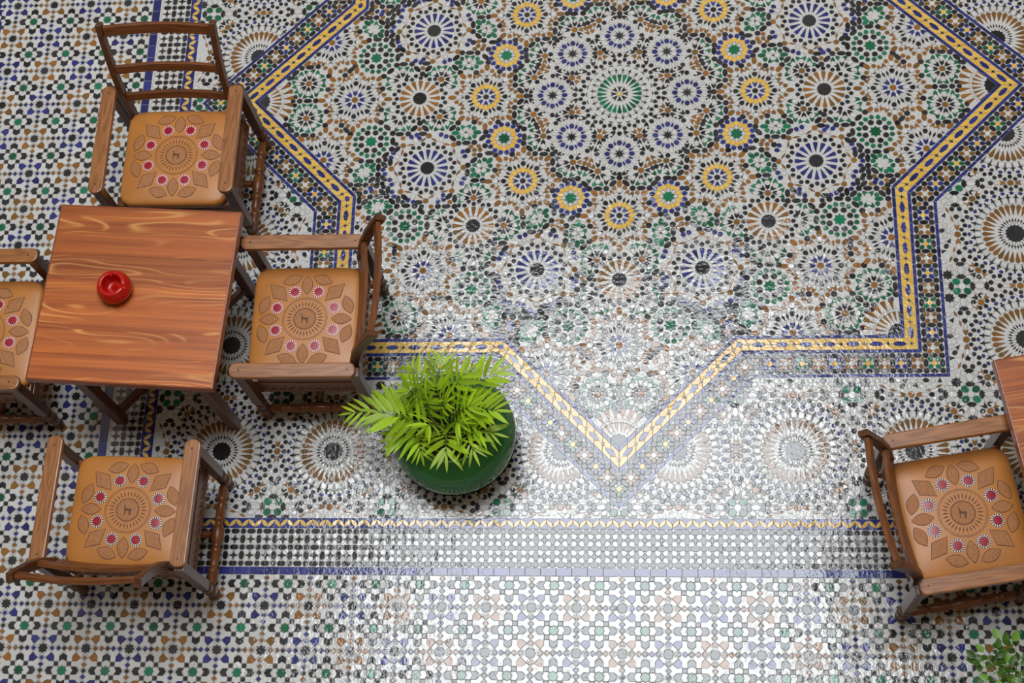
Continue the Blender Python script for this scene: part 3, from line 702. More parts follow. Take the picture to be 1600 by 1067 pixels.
def bm_prism(bm, pts, z0, z1, bev=0.0):
    lo = [bm.verts.new((x, y, z0)) for x, y in pts]; hi = [bm.verts.new((x, y, z1)) for x, y in pts]; n = len(pts)
    top = bm.faces.new(hi); bm.faces.new(lo[::-1])
    for i in range(n): bm.faces.new((lo[i], lo[(i + 1) % n], hi[(i + 1) % n], hi[i]))
    if bev: bmesh.ops.bevel(bm, geom=list(top.edges), offset=bev, segments=2, affect='EDGES', profile=0.6)
def bm_lathe(bm, prof, n=24, org=(0, 0, 0), axis='z', caps=True):
    rows = []
    for r, h in prof:
        row = []
        for i in range(n):
            a = 2 * pi * i / n; p = (r * cos(a), r * sin(a), h)
            if axis == 'y': p = (p[0], p[2], p[1])
            if axis == 'x': p = (p[2], p[0], p[1])
            row.append(bm.verts.new((org[0] + p[0], org[1] + p[1], org[2] + p[2])))
        rows.append(row)
    for a, b_ in zip(rows, rows[1:]):
        for i in range(n): bm.faces.new((a[i], a[(i + 1) % n], b_[(i + 1) % n], b_[i]))
    if caps: bm.faces.new(rows[0][::-1]); bm.faces.new(rows[-1])
    bmesh.ops.recalc_face_normals(bm, faces=bm.faces)
def bm_bar(bm, path, w_, t_, side):
    """bar of section w_ (along side) by t_ swept along a path of points"""
    side = Vector(side); rows = []
    for i, p in enumerate(path):
        p = Vector(p); d = Vector(path[min(i + 1, len(path) - 1)]) - Vector(path[max(i - 1, 0)]); d.normalize()
        n = d.cross(side).normalized()
        rows.append([bm.verts.new(p + side * (sx * w_ / 2) + n * (sn * t_ / 2)) for sx, sn in ((-1, -1), (1, -1), (1, 1), (-1, 1))])
    for a, b_ in zip(rows, rows[1:]):
        for i in range(4): bm.faces.new((a[i], a[(i + 1) % 4], b_[(i + 1) % 4], b_[i]))
    bm.faces.new(rows[0][::-1]); bm.faces.new(rows[-1]); bmesh.ops.recalc_face_normals(bm, faces=bm.faces)
    bmesh.ops.bevel(bm, geom=bm.edges[:], offset=.003, segments=1, affect='EDGES')
def bm_tube(bm, path, r0, r1, n=6):
    rows = []
    for i, p in enumerate(path):
        p = Vector(p); d = (Vector(path[min(i + 1, len(path) - 1)]) - Vector(path[max(i - 1, 0)])).normalized()
        u = d.orthogonal().normalized(); v = d.cross(u); r = r0 + (r1 - r0) * i / max(1, len(path) - 1)
        rows.append([bm.verts.new(p + u * (r * cos(2 * pi * k / n)) + v * (r * sin(2 * pi * k / n))) for k in range(n)])
    for a, b_ in zip(rows, rows[1:]):
        for i in range(n): bm.faces.new((a[i], a[(i + 1) % n], b_[(i + 1) % n], b_[i]))
    bm.faces.new(rows[0][::-1]); bm.faces.new(rows[-1])

def thing(name, label, cat, loc, rz=0.0, group=None):
    o = bpy.data.objects.new(name, None); COL.objects.link(o); o.location = loc; o.rotation_euler = (0, 0, rz); o.empty_display_size = .1
    return tag(o, label, cat, group)

# ---------------------------------------------------------------- armchair
SA = .262
SAX, SAY = .281, .268
def sdist(x, y): return (abs(x / SAX) ** 6 + abs(y / SAY) ** 6) ** (1 / 6)
def ztop(x, y): return .470 - .020 * min(1, sdist(x, y)) ** 4
CH_MESH = {}
def chair_meshes():
    M = CH_MESH
    n = 64; V, F = [], []
    for s, z in ((.97, .405), (1.0, .412), (1.004, .425), (.998, .438), (.985, None), (.95, None), (.88, None), (.75, None), (.55, None), (.3, None), (.1, None)):
        for i in range(n):
            a = 2 * pi * i / n; r = s / ((abs(cos(a)) ** 9 + abs(sin(a)) ** 9) ** (1 / 9))
            x, y = SAX * r * cos(a), SAY * r * sin(a)
            zz = ztop(x, y) if z is None else z
            if s == .985: zz -= .004
            V.append((x, y, zz))
    k = len(V) // n
    for j in range(k - 1):
        for i in range(n): F.append((j * n + i, j * n + (i + 1) % n, (j + 1) * n + (i + 1) % n, (j + 1) * n + i))
    F.append(tuple((k - 1) * n + i for i in range(n))); F.append(tuple(range(n))[::-1])
    M['seat'] = mesh('seat_cushion', V, F, LEATHER, smooth=True)
    def panel(name, pts, c, ang, inner=True, lift=.0012):
        """tooled leather patch draped on the cushion, edged by a burnt groove line"""
        V, F, MI = [], [], []
        ca, sa = cos(ang), sin(ang)
        def P3(x, y, dz): 
            X, Y = c[0] + x * ca - y * sa, c[1] + x * sa + y * ca
            return (X, Y, ztop(X, Y) + dz)
        n = len(pts); t = .0030
        def sc(p, d):
            r = hypot(*p) or 1e-6; f = max(0, (r + d) / r); return (p[0] * f, p[1] * f)
        for p in pts: V.append(P3(*p, .0001))
        for p in pts: V.append(P3(*p, lift))
        for p in pts: V.append(P3(*sc(p, -t), lift))
        for p in pts: V.append(P3(p[0] * .86, p[1] * .86, lift * 1.3))
        for p in pts: V.append(P3(p[0] * .45, p[1] * .45, lift * 1.6))
        V.append(P3(0, 0, lift * 1.7))
        for r in range(4):
            for i in range(n):
                j = (i + 1) % n; F.append((r * n + i, r * n + j, (r + 1) * n + j, (r + 1) * n + i)); MI.append(1 if r < 2 else 0)
        for i in range(n): F.append((4 * n + i, 4 * n + (i + 1) % n, 5 * n)); MI.append(0)
        return mesh(name, V, F, [TOOLED, GROOVE], MI)
    leaf = [(.049 * cos(a) * (1 if True else 1), .027 * sin(a) * abs(sin(a)) ** .15) for a in [2 * pi * i / 20 for i in range(20)]]
    leaf = [(.051 * t, .028 * (1 - t * t)) for t in (1, .8, .6, .4, .2, 0, -.2, -.4, -.6, -.8)] + [(.051 * t, -.028 * (1 - t * t)) for t in (-1, -.8, -.6, -.4, -.2, 0, .2, .4, .6, .8)]
    dia = []
    for p, q in (((.066, 0), (0, .040)), ((0, .040), (-.066, 0)), ((-.066, 0), (0, -.040)), ((0, -.040), (.066, 0))):
        for k_ in range(4): dia.append((p[0] + (q[0] - p[0]) * k_ / 4, p[1] + (q[1] - p[1]) * k_ / 4))
    M['leaf'], M['dia'], M['sun'] = [], [], []
    for k_ in range(4):
        a = k_ * pi / 2
        M['leaf'].append(panel('leaf_panel', leaf, (.178 * cos(a), .178 * sin(a)), a))
        for s in (-1, 1):
            b_ = a + s * radians(20); M['leaf'].append(panel('leaf_panel', leaf, (.219 * cos(b_), .219 * sin(b_)), b_ + pi / 2))
        M['dia'].append(panel('diamond_panel', dia, (.196 * cos(a + pi / 4), .196 * sin(a + pi / 4)), a + pi / 4))
    for dash in (0, 1):
        row = []
        for k_ in range(8):
            a = radians(22.5 + 45 * k_); cx, cy = (.152 * cos(a)), .152 * sin(a); V, F, MI = [], [], []
            def P3(r, b_, dz): X, Y = cx + r * cos(b_), cy + r * sin(b_); return (X, Y, ztop(X, Y) + dz)
            m_ = 32
            for i in range(m_):
                q = len(V); b0, b1 = 2 * pi * i / m_, 2 * pi * (i + 1) / m_
                V += [P3(.020, b0, .0016), P3(.031, b0, .0010), P3(.031, b1, .0010), P3(.020, b1, .0016)]; F.append((q, q + 1, q + 2, q + 3)); MI.append(1 + i % 2)
            q = len(V); V += [P3(.021, 2 * pi * i / m_, .0017) for i in range(m_)]; V += [P3(.012, 2 * pi * i / m_, .0019) for i in range(m_)]; V.append(P3(0, 0, .0020))
            for i in range(m_): j = (i + 1) % m_; F.append((q + i, q + j, q + m_ + j, q + m_ + i)); MI.append(0); F.append((q + m_ + i, q + m_ + j, q + 2 * m_)); MI.append(0)
            row.append(mesh('red_rosette', V, F, [RED, RAYW, RAYK if dash else RAYR], MI))
        M['sun'].append(row)
    # medallion: grooves, ring of tooled rays, inner disc
    V, F, MI = [], [], []; m_ = 64
    def ringband(r0, r1, z0, z1, mi):
        q = len(V)
        for r, z in ((r0, z0), (r1, z1)):
            for i in range(m_): a = 2 * pi * i / m_; V.append((r * cos(a), r * sin(a), ztop(r * cos(a), r * sin(a)) + z))
        for i in range(m_): j = (i + 1) % m_; F.append((q + i, q + m_ + i, q + m_ + j, q + j)); MI.append(mi)
    for r0, r1, z0, z1, mi in ((.0, .050, .0012, .0012, 0), (.050, .0525, .0012, .0012, 1), (.0525, .054, .0012, .0012, 0), (.054, .0565, .0012, .0010, 1), (.102, .1036, .0008, .0008, 1), (.1085, .1105, .0008, .0008, 1)): ringband(r0, r1, z0, z1, mi)
    M['medal'] = mesh('round_medallion', V, F, [TOOLED, GROOVE], MI)
    V, F, MI = [], [], []
    for i in range(30):
        a = 2 * pi * i / 30; q = len(V)
        for r, o, z in ((.059, 0, .0006), (.078, .0052, .0009), (.098, 0, .0006), (.078, -.0052, .0009)):
            X, Y = r * cos(a) - o * sin(a), r * sin(a) + o * cos(a); V.append((X, Y, ztop(X, Y) + z))
        F.append((q, q + 1, q + 2, q + 3)); MI.append(0)
        q = len(V)
        for r, o, z in ((.061, 0, .0010), (.076, .0022, .0012), (.090, 0, .0010), (.076, -.0022, .0012)):
            X, Y = r * cos(a) - o * sin(a), r * sin(a) + o * cos(a); V.append((X, Y, ztop(X, Y) + z))
        F.append((q, q + 1, q + 2, q + 3)); MI.append(1)
    M['rays'] = mesh('ring_of_rays', V, F, [TOOLED, GROOVE], MI)
    camel = [(-.016, -.026), (-.0125, -.026), (-.0115, -.010), (-.0095, -.004), (.006, -.004), (.008, -.012), (.0075, -.026), (.0105, -.026), (.0125, -.012), (.014, -.024), (.0165, -.024), (.0155, -.006), (.0175, .004),
             (.012, .0075), (.008, .006), (.003, .0055), (-.003, .0065), (-.008, .0085), (-.012, .012), (-.0135, .020), (-.0145, .0255), (-.021, .0235), (-.0205, .0205), (-.017, .019), (-.0175, .010), (-.018, .002), (-.0155, -.006)]
    V = [(x * .95, y * .95, .4715 + .0014) for x, y in camel] + [(x * .95, y * .95, .4712) for x, y in camel]; nn = len(camel)
    M['camel'] = mesh('camel_figure', V, [tuple(range(nn))] + [(i + nn, (i + 1) % nn + nn, (i + 1) % nn, i) for i in range(nn)], GROOVE)
    # armrests
    def arm_outline():
        r = .037; pts = []
        for i in range(9): a = -pi / 2 + pi * i / 8; pts.append((r * sin(a) * -1, .300 - r + r * cos(a)))
        pts = [(r * cos(pi * i / 8), .300 - r * .8 + r * .8 * sin(pi * i / 8)) for i in range(9)] + [(r * cos(pi + pi * i / 8) * .98, -.300 + r * .7 + r * .7 * sin(pi + pi * i / 8)) for i in range(9)]
        return pts
    for s in (-1, 1):
        bm = bmesh.new(); bm_prism(bm, [(x + s * .328, y) for x, y in arm_outline()], .626, .652, .006); M['arm', s] = bm_mesh('armrest', bm, ARM)
        M['peg', s] = []
        for r_, y_ in ((.0050, .252), (.0040, -.262)): bm = bmesh.new(); bm_lathe(bm, [(r_, .651), (r_, .6535)], 10, (s * .328, y_, 0)); M['peg', s].append(bm_mesh('peg', bm, PEG))
        for e in (-1, 1):
            bm = bmesh.new(); lx, ly = s * .332, e * .258 + (-.034 if e < 0 else 0)
            bm_box(bm, lx - .024, lx + .024, ly - .024, ly + .024, .215, .627, .004); bm_lathe(bm, [(.020, .0), (.027, .012), (.027, .03), (.020, .045), (.024, .06), (.026, .10), (.030, .108), (.030, .122), (.024, .130), (.024, .170), (.030, .178), (.030, .192), (.023, .205), (.023, .222)], 16, (lx, ly, 0))
            M['leg', s, e] = bm_mesh('leg', bm, WZ)
        bm = bmesh.new(); bm_bar(bm, [(s * .272, -.262, .36), (s * .272, -.272, .46), (s * .273, -.286, .60), (s * .275, -.316, .72), (s * .278, -.362, .84), (s * .282, -.418, .95), (s * .284, -.446, 1.0)], .030, .046, (1, 0, 0)); M['post', s] = bm_mesh('back_post', bm, WZ)
        bm = bmesh.new(); bm_lathe(bm, [(.016, -.25), (.022, -.235), (.022, -.19), (.026, -.185), (.026, -.17), (.017, -.165), (.022, -.14), (.022, -.09), (.027, -.085), (.027, -.07), (.018, -.065), (.023, -.045), (.030, -.03), (.030, .03), (.023, .045), (.018, .065), (.027, .07), (.027, .085), (.022, .09), (.022, .14), (.017, .165), (.026, .17), (.026, .185), (.022, .19), (.022, .235), (.016, .25)], 14, (s * .332, -.017, .100), 'y'); M['side', s] = bm_mesh('side_stretcher', bm, WY, True)
        bm = bmesh.new(); bm_box(bm, s * .272 - .018, s * .272 + .018, -.25, .24, .365, .408, .006); bm_box(bm, s * .284 - .012, s * .284 + .012, -.25, .24, .245, .368, .003); M['apron', s] = bm_mesh('apron', bm, WY)
        bm = bmesh.new()
        for i in range(11):
            y = -.222 + .0435 * i
            bm_lathe(bm, [(.019, s * .294), (.013, s * .302), (.004, s * .304)] if s > 0 else [(.004, s * .304), (.013, s * .302), (.019, s * .294)], 10, (0, y, .285), 'x'); bm_lathe(bm, [(.008, s * .294), (.003, s * .300)] if s > 0 else [(.003, s * .300), (.008, s * .294)], 8, (0, y + .0217, .325), 'x')
        M['carving', s] = bm_mesh('carved_scallops', bm, WY)
    bm = bmesh.new(); bm_lathe(bm, [(.018, -.30), (.022, -.2), (.018, -.1), (.024, 0), (.018, .1), (.022, .2), (.018, .30)], 12, (0, -.017, .100), 'x'); M['cross'] = bm_mesh('middle_stretcher', bm, WX, True)
    for e in (-1, 1):
        bm = bmesh.new(); bm_box(bm, -.30, .30, e * .245 - .015 - .006, e * .245 + .015 - .006, .365, .406, .005); bm_box(bm, -.30, .30, e * .252 - .011 - .006, e * .252 + .011 - .006, .255, .368, .003); M['front', e] = bm_mesh('apron', bm, WX)
        bm = bmesh.new()
        for i in range(13): bm_lathe(bm, [(.018, e * .258), (.012, e * .264), (.004, e * .266)] if e > 0 else [(.004, e * .276), (.012, e * .274), (.018, e * .268)], 10, (-.258 + .043 * i, 0, .292), 'y')
        M['fcarve', e] = bm_mesh('carved_scallops', bm, WX)
    def slat(z, h, y0, half):
        bm = bmesh.new(); bm_bar(bm, [(half * t, y0 - .018 * (1 - t * t), z) for t in (-1, -.6, -.3, 0, .3, .6, 1)], h, .022, (0, -.42, .907)); return bm_mesh('back_slat', bm, WX)
    M['slats'] = [slat(.965, .056, -.424, .268), slat(.765, .046, -.326, .262), slat(.575, .044, -.279, .260)]
chair_meshes()
def armchair(label, loc, rz, dash, camel_rot):
    t = thing('armchair', label, 'chair', (*loc, 0), rz, 'carved wooden armchairs with tooled leather seats'); M = CH_MESH
    seat = link('seat_cushion', M['seat'], t); tag(seat, 'tan leather cushion tooled with leaves and red rosettes')
    for k in M['leaf']: link('leaf_panel', k, seat)
    for k in M['dia']: link('diamond_panel', k, seat)
    for k in M['sun'][dash]: link('red_rosette', k, seat)
    link('round_medallion', M['medal'], seat); link('ring_of_rays', M['rays'], seat); link('camel_figure', M['camel'], seat, rot=(0, 0, camel_rot))
    for s in (-1, 1):
        a = link('armrest', M['arm', s], t); [link('peg', q_, a) for q_ in M['peg', s]]
        for e in (-1, 1): link('leg', M['leg', s, e], t)
        link('back_post', M['post', s], t); link('side_stretcher', M['side', s], t)
        a = link('apron', M['apron', s], t); link('carved_scallops', M['carving', s], a)
    for e in (-1, 1): a = link('apron', M['front', e], t); link('carved_scallops', M['fcarve', e], a)
    link('middle_stretcher', M['cross'], t)
    for k in M['slats']: link('back_slat', k, t)
    return t
armchair('brown armchair behind the ashtray table with its ladder back turned away from the table', (-2.238, -.565), pi - radians(.6), 0, pi)
armchair('brown armchair cut off by the left picture edge, tucked under the ashtray table', (-3.112, -1.520), -pi / 2, 0, pi / 2)
armchair('brown armchair between the ashtray table and the potted palm', (-1.506, -1.468), pi / 2, 0, -pi / 2)
armchair('brown armchair below the ashtray table, its back towards the bottom of the photo', (-2.276, -2.420), radians(-1.6), 1, 0)
armchair('brown armchair at the right edge beside the partly seen second table', (1.535, -2.425), radians(-80.3), 1, radians(80))

# ---------------------------------------------------------------- tables
TB = {}
def table_meshes():
    n = 7; h = .451; e = .009; wdt = (2 * h - 2 * e) / n
    TB['planks'] = [boxm('plank', (-h + e, h - e, -h + e + wdt * i + .0002, -h + e + wdt * (i + 1) - .0002, .718, .7500), TOPW, .0008) for i in range(n)]
    TB['edge'] = []
    for i in range(4):
        bm = bmesh.new(); p = [(-h, -h), (h, -h), (h - e, -h + e), (-h + e, -h + e)]
        for _ in range(i): p = [(-y, x) for x, y in p]
        bm_prism(bm, p, .706, .7502, 0); top = [f for f in bm.faces if f.normal.z > .5]
        es = [ed for ed in bm.edges if all(abs(max(abs(v.co.x), abs(v.co.y)) - h) < 1e-5 and v.co.z > .74 for v in ed.verts)]
        bmesh.ops.bevel(bm, geom=es, offset=.006, segments=3, affect='EDGES', profile=.5)
        TB['edge'].append(bm_mesh('edge_moulding', bm, TEDGE))
    TB['legs'] = [boxm('leg', (x - .026, x + .026, y - .026, y + .026, 0, .716), TLEG, .003) for x, y in ((-.240, -.395), (.352, -.388), (.330, .330), (-.262, .330))]
    TB['rails'] = []
    for (x0, y0), (x1, y1) in (((-.230, -.385), (.320, .320)), ((.340, -.378), (-.252, .320))):
        bm = bmesh.new(); z = .10 if x0 < 0 else .145
        bm_bar(bm, [(x0, y0, z), ((x0 + x1) / 2, (y0 + y1) / 2, z), (x1, y1, z)], .045, .030, (0, 0, 1)); TB['rails'].append(bm_mesh('stretcher', bm, TLEG))
    TB['aprons'] = [boxm('apron', d, TLEG, .002) for d in ((-.36, .37, -.41, -.385, .63, .716), (-.30, .36, .318, .342, .63, .716), (-.30, -.276, -.38, .33, .63, .716), (.34, .365, -.38, .33, .63, .716))]
table_meshes()
def table(label, loc, rz):
    t = thing('cafe_table', label, 'table', (*loc, 0), rz, 'square wooden tables')
    top = bpy.data.objects.new('tabletop', None); COL.objects.link(top); top.parent = t
    for m in TB['planks']: link('plank', m, top)
    for m in TB['edge']: link('edge_moulding', m, top)
    for m in TB['legs']: link('leg', m, t)
    for m in TB['rails']: link('stretcher', m, t)
    for m in TB['aprons']: link('apron', m, t)
table('square orange-brown wooden table that carries the red ashtray', (-2.263, -1.4465), radians(-3.6))
table('square wooden table of which only a corner shows at the right edge', (2.185, -2.171), radians(10))

# ---------------------------------------------------------------- ashtray
REDC = plain('red_glaze', (0.50, 0.008, 0.005), 0.16, noise=.06, scale=12)
def ashtray():
    prof = [(.001, .0), (.050, 0), (.068, .010), (.080, .030), (.083, .045), (.080, .062), (.072, .080), (.068, .087), (.0655, .0935), (.061, .0965), (.052, .0970), (.0475, .0955), (.0450, .089), (.0435, .070), (.041, .046), (.034, .036), (.020, .034), (.011, .040), (.0075, .056), (.004, .060), (.0008, .061)]
    V, F, n = [], [], 72
    for r, z in prof:
        for i in range(n):
            a = 2 * pi * i / n; zz = z
            if .040 < r and z > .078:
                for na in (100, 205, -15):
                    d = abs((math.degrees(a) - na + 180) % 360 - 180)
                    if d < 9: zz = min(z, .084 + .012 * (d / 9) ** 3)
            V.append((r * cos(a), r * sin(a), zz))
    for j in range(len(prof) - 1):
        for i in range(n): F.append((j * n + i, j * n + (i + 1) % n, (j + 1) * n + (i + 1) % n, (j + 1) * n + i))
    F.append(tuple(range(n))[::-1])
    o = link('ashtray', mesh('ashtray', V, F, REDC, smooth=True), loc=(-2.349, -1.430, .7502))
    tag(o, 'round red glazed ceramic ashtray with three notches on the wooden table', 'ashtray')
ashtray()

# ---------------------------------------------------------------- potted palm
POTG = glaze('green_pot_glaze', (0.006, 0.095, 0.016), (0.016, 0.165, 0.024), rough=0.10, bump=0.03)
POTK = plain('dark_band_glaze', (0.008, 0.022, 0.014), 0.25)
POTW = plain('pale_band_glaze', (0.42, 0.45, 0.38), 0.3)
RIMG = plain('rim_highlight', (0.20, 0.42, 0.20), 0.2)  # paler green paints the bright reflection along the pot's rim into the colour
SOIL = plain('potting_soil', (0.035, 0.018, 0.010), 0.95, noise=.5, scale=60, bump=1.0)
def leaf_mat(name, c, tr=0.35):
    m, t, b = new_mat(name)
    oi = N(t, 'ShaderNodeObjectInfo'); g = N(t, 'ShaderNodeNewGeometry'); ad = N(t, 'ShaderNodeMath', operation='ADD'); fr = N(t, 'ShaderNodeMath', operation='FRACT')
    t.links.new(oi.outputs['Random'], ad.inputs[0]); t.links.new(g.outputs['Random Per Island'], ad.inputs[1]); t.links.new(ad.outputs[0], fr.inputs[0])
    mx = N(t, 'ShaderNodeMix', data_type='RGBA'); mx.inputs[6].default_value = (*[v * .72 for v in c], 1); mx.inputs[7].default_value = (*[min(1, v * 1.25) for v in c], 1)
    t.links.new(fr.outputs[0], mx.inputs[0]); t.links.new(mx.outputs[2], b.inputs['Base Color']); b.inputs['Roughness'].default_value = .42
    tl = N(t, 'ShaderNodeBsdfTranslucent'); t.links.new(mx.outputs[2], tl.inputs['Color'])
    ms = N(t, 'ShaderNodeMixShader'); ms.inputs[0].default_value = tr; out = t.nodes['Material Output']
    t.links.new(b.outputs[0], ms.inputs[1]); t.links.new(tl.outputs[0], ms.inputs[2]); t.links.new(ms.outputs[0], out.inputs['Surface'])
    return m
PALM = leaf_mat('palm_leaf', (0.46, 0.69, 0.030)); STEM = plain('palm_stem', (0.13, 0.26, 0.02), .5)
def leaflet_mesh(name, L, W, mat, droop=.12, n=6):
    V, F = [], []
    for i in range(n + 1):
        t = i / n; w_ = W * (sin(pi * (t ** .8)) ** .8 if 0 < t < 1 else 0) + .0004; z = -droop * L * t * t
        V += [(L * t, w_, z + w_ * .25), (L * t, 0, z), (L * t, -w_, z + w_ * .25)]
    for i in range(n):
        a = 3 * i; F += [(a, a + 1, a + 4, a + 3), (a + 1, a + 2, a + 5, a + 4)]
    return mesh(name, V, F, mat, smooth=True)
def place(o, p, d, up):
    d = Vector(d).normalized(); up = Vector(up); y = up.cross(d)
    if y.length < 1e-4: y = Vector((0, 1, 0)).cross(d)
    y.normalize(); z = d.cross(y)
    o.matrix_local = Matrix(((d.x, y.x, z.x, p[0]), (d.y, y.y, z.y, p[1]), (d.z, y.z, z.z, p[2]), (0, 0, 0, 1)))
def potted_palm():
    cx, cy = -.792, -1.968
    t = thing('potted_palm', 'bright green potted palm in a round glossy green pot', 'plant', (cx, cy, 0))
    prof = [(.001, 0), (.205, 0), (.215, .012), (.238, .035), (.262, .065), (.284, .115), (.297, .165), (.302, .205), (.299, .245), (.288, .285), (.268, .322), (.240, .354), (.216, .374), (.206, .386), (.200, .392), (.193, .392), (.188, .384), (.186, .36), (.183, .28), (.10, .27), (.001, .27)]
    V, F, n = [], [], 72
    for r, z in prof:
        for i in range(n): a = 2 * pi * i / n; V.append((r * cos(a), r * sin(a), z))
    for j in range(len(prof) - 1):
        for i in range(n): F.append((j * n + i, j * n + (i + 1) % n, (j + 1) * n + (i + 1) % n, (j + 1) * n + i))
    pot = link('pot', mesh('pot', V, F, POTG, smooth=True), t)
    bm = bmesh.new(); m_ = 96; rows = []
    V, F, MI = [], [], []
    for i in range(m_):
        a0, a1 = 2 * pi * (i + .12) / m_, 2 * pi * (i + .88) / m_; k = len(V)
        for r, z in ((.2470, .040), (.2775, .088), (.2985, .150)): V += [(r * cos(a0 + z * .5), r * sin(a0 + z * .5), z), (r * cos(a1 + z * .5), r * sin(a1 + z * .5), z)]
        F += [(k, k + 1, k + 3, k + 2), (k + 2, k + 3, k + 5, k + 4)]; MI += [i % 2, i % 2]
    link('carved_band', mesh('carved_band', V, F, [POTK, POTW], MI), pot)
    bm.free(); bm = bmesh.new(); bm_lathe(bm, [(.190, .3895), (.194, .3945), (.1985, .3955), (.2025, .3925)], 64, caps=False); link('rim', bm_mesh('rim', bm, RIMG, True), pot)
    V, F = [(0, 0, .345)], []
    rs = random.Random(5)
    for r in (.05, .10, .15, .186):
        for i in range(24): a = 2 * pi * i / 24; V.append((r * cos(a), r * sin(a), .340 + rs.uniform(-.008, .008)))
    F += [(0, 1 + i, 1 + (i + 1) % 24) for i in range(24)]
    for j in range(3):
        for i in range(24): F.append((1 + j * 24 + i, 1 + (j + 1) * 24 + i, 1 + (j + 1) * 24 + (i + 1) % 24, 1 + j * 24 + (i + 1) % 24))
    link('soil', mesh('soil', V, F, SOIL), t)
    FR = [((-.948, -1.925, .40), (-1.245, -1.945, .46), .095, 10), ((-.884, -2.001, .42), (-1.10, -1.965, .53), .135, 10), ((-.885, -2.039, .40), (-1.049, -2.070, .46), .10, 9), ((-.849, -1.822, .42), (-.822, -1.700, .51), .085, 7),
          ((-.891, -1.837, .42), (-.965, -1.735, .50), .085, 8), ((-.774, -1.897, .42), (-.553, -1.783, .56), .115, 11), ((-.801, -1.874, .44), (-.690, -1.795, .60), .105, 8), ((-.772, -1.949, .42), (-.552, -1.975, .58), .115, 11),
          ((-.758, -2.010, .40), (-.570, -2.064, .52), .105, 9), ((-.793, -2.010, .40), (-.784, -2.155, .50), .115, 9), ((-.826, -1.956, .44), (-.774, -1.950, .63), .100, 8), ((-.775, -1.978, .44), (-.655, -1.965, .62), .105, 9),
          ((-.715, -2.017, .40), (-.660, -2.140, .50), .105, 8), ((-.930, -2.030, .40), (-.905, -2.145, .47), .085, 8), ((-.918, -1.882, .42), (-.965, -1.870, .58), .100, 9), ((-.883, -1.956, .44), (-.858, -1.935, .61), .095, 8), ((-.81, -1.93, .42), (-.83, -1.86, .60), .10, 7), ((-.76, -1.99, .42), (-.72, -2.03, .56), .10, 8), ((-.83, -2.0, .42), (-.87, -2.05, .57), .10, 8)]
    protos = [leaflet_mesh('leaflet', 1.0, .082, PALM, d_) for d_ in (.10, .22, .32)]
    for base, tip, L, npair in FR:
        L *= 1.16; npair = max(6, round(npair * .80))
        b, e = Vector((base[0] - cx, base[1] - cy, base[2])), Vector((tip[0] - cx, tip[1] - cy, tip[2]))
        root = Vector((b.x * .22 + rs.uniform(-.015, .015), b.y * .22 + rs.uniform(-.015, .015), .345))
        d = e - b; mid = (b + e) / 2 + Vector((0, 0, .035))
        path = [root, root.lerp(b, .6) + Vector((0, 0, .04)), b] + [b.lerp(mid, .5) + Vector((0, 0, .012)), mid, mid.lerp(e, .5) + Vector((0, 0, .010)), e]
        bm = bmesh.new(); bm_tube(bm, path, .0042, .0012, 5); fr = link('frond', bm_mesh('frond', bm, STEM, True), t)
        spine = path[2:]
        def at(s):
            f = s * (len(spine) - 1); i = min(int(f), len(spine) - 2); return spine[i].lerp(spine[i + 1], f - i), (spine[i + 1] - spine[i]).normalized()
        for i in range(npair):
            s = (i + .5) / npair; p, tg = at(s); side = tg.cross(Vector((0, 0, 1))).normalized(); upv = side.cross(tg)
            for sg in (-1, 1):
                ang = radians(66 - 36 * s + rs.uniform(-6, 6)); dd = tg * cos(ang) + side * (sg * sin(ang)) + upv * rs.uniform(.02, .28)
                o = link('leaflet', protos[rs.randrange(3)], fr); LL = L * (.62 + .55 * sin(pi * min(1, s * .85 + .12))) * rs.uniform(.9, 1.08)
                place(o, p, dd, upv); o.scale = (LL, LL * rs.uniform(.85, 1.15), LL)
        o = link('leaflet', protos[0], fr); place(o, e, e - spine[-2], (0, 0, 1)); o.scale = (L * .7,) * 3
potted_palm()

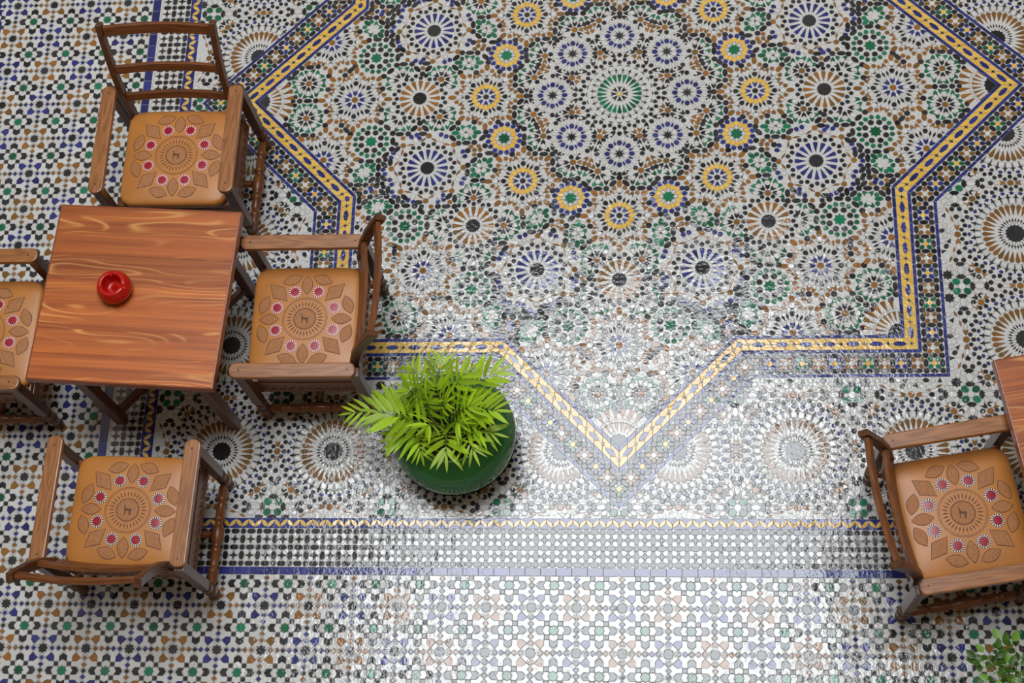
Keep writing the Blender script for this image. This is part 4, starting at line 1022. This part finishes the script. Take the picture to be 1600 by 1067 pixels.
# ---------------------------------------------------------------- small leafy plant at the lower right
DGRN = leaf_mat('broad_leaf', (0.070, 0.17, 0.018), .25); LGRN = leaf_mat('young_leaf', (0.19, 0.40, 0.05), .3)
TERRA = plain('terracotta', (0.36, 0.14, 0.06), .8, noise=.15, scale=15)
def leafy_plant():
    bx, by = 1.745, -3.42
    t = thing('leafy_plant', 'leafy green plant with small oval leaves at the lower right corner', 'plant', (bx, by, 0))
    bm = bmesh.new(); bm_lathe(bm, [(.085, 0), (.115, .16), (.122, .165), (.122, .20), (.112, .20), (.108, .17), (.02, .165)], 28); link('pot', bm_mesh('pot', bm, TERRA, True), t)
    bm = bmesh.new(); bm_lathe(bm, [(.104, .160), (.103, .178), (.01, .182)], 20); link('soil', bm_mesh('soil', bm, SOIL), t)
    pts = [(1.706, -2.99), (1.639, -3.022), (1.653, -2.979), (1.674, -3.002), (1.729, -3.001), (1.585, -3.063), (1.555, -3.077), (1.548, -3.059), (1.58, -3.036), (1.676, -3.049), (1.653, -3.085), (1.702, -3.08), (1.728, -3.088), (1.674, -3.124),
           (1.581, -3.141), (1.6, -3.147), (1.74, -3.124), (1.639, -3.156), (1.713, -3.155), (1.744, -3.052), (1.691, -3.102), (1.638, -3.058), (1.666, -3.067), (1.62, -3.19), (1.69, -3.2), (1.75, -3.18), (1.80, -3.1), (1.82, -3.2)]
    rs = random.Random(11); pd = leaflet_mesh('leaf', 1.0, .30, DGRN, .18); pl2 = leaflet_mesh('leaf', 1.0, .34, LGRN, .18)
    for k in range(7):
        mine = pts[k::7]; fx, fy = sum(p[0] for p in mine) / len(mine), sum(p[1] for p in mine) / len(mine)
        root = Vector((rs.uniform(-.04, .04), rs.uniform(-.04, .04), .18)); end = Vector((fx - bx, fy - by, .43))
        path = [root, root.lerp(end, .35) + Vector((0, 0, .07)), root.lerp(end, .7) + Vector((0, 0, .05)), end]
        bm = bmesh.new(); bm_tube(bm, path, .0035, .0018, 5)
        leaves = []
        for p in mine:
            q = Vector((p[0] - bx, p[1] - by, .42 + rs.uniform(-.03, .04))); a = path[2].lerp(end, rs.random())
            bm_tube(bm, [a, a.lerp(q, .5) + Vector((0, 0, .01)), q], .0016, .001, 4); leaves.append((q, q - a))
        st = link('stem', bm_mesh('stem', bm, STEM, True), t)
        for q, d in leaves:
            o = link('leaf', pl2 if rs.random() < .3 else pd, st); d = Vector((d.x + rs.uniform(-.03, .03), d.y + rs.uniform(-.03, .03), .3 * d.z)); L = rs.uniform(.040, .062)
            place(o, q, d, (rs.uniform(-.3, .3), rs.uniform(-.3, .3), 1)); o.scale = (L, L, L)
            o2 = link('leaf', pd, st); place(o2, q - d.normalized() * .02, Vector((-d.y, d.x, .1)), (0, 0, 1)); o2.scale = (L * .8,) * 3
leafy_plant()
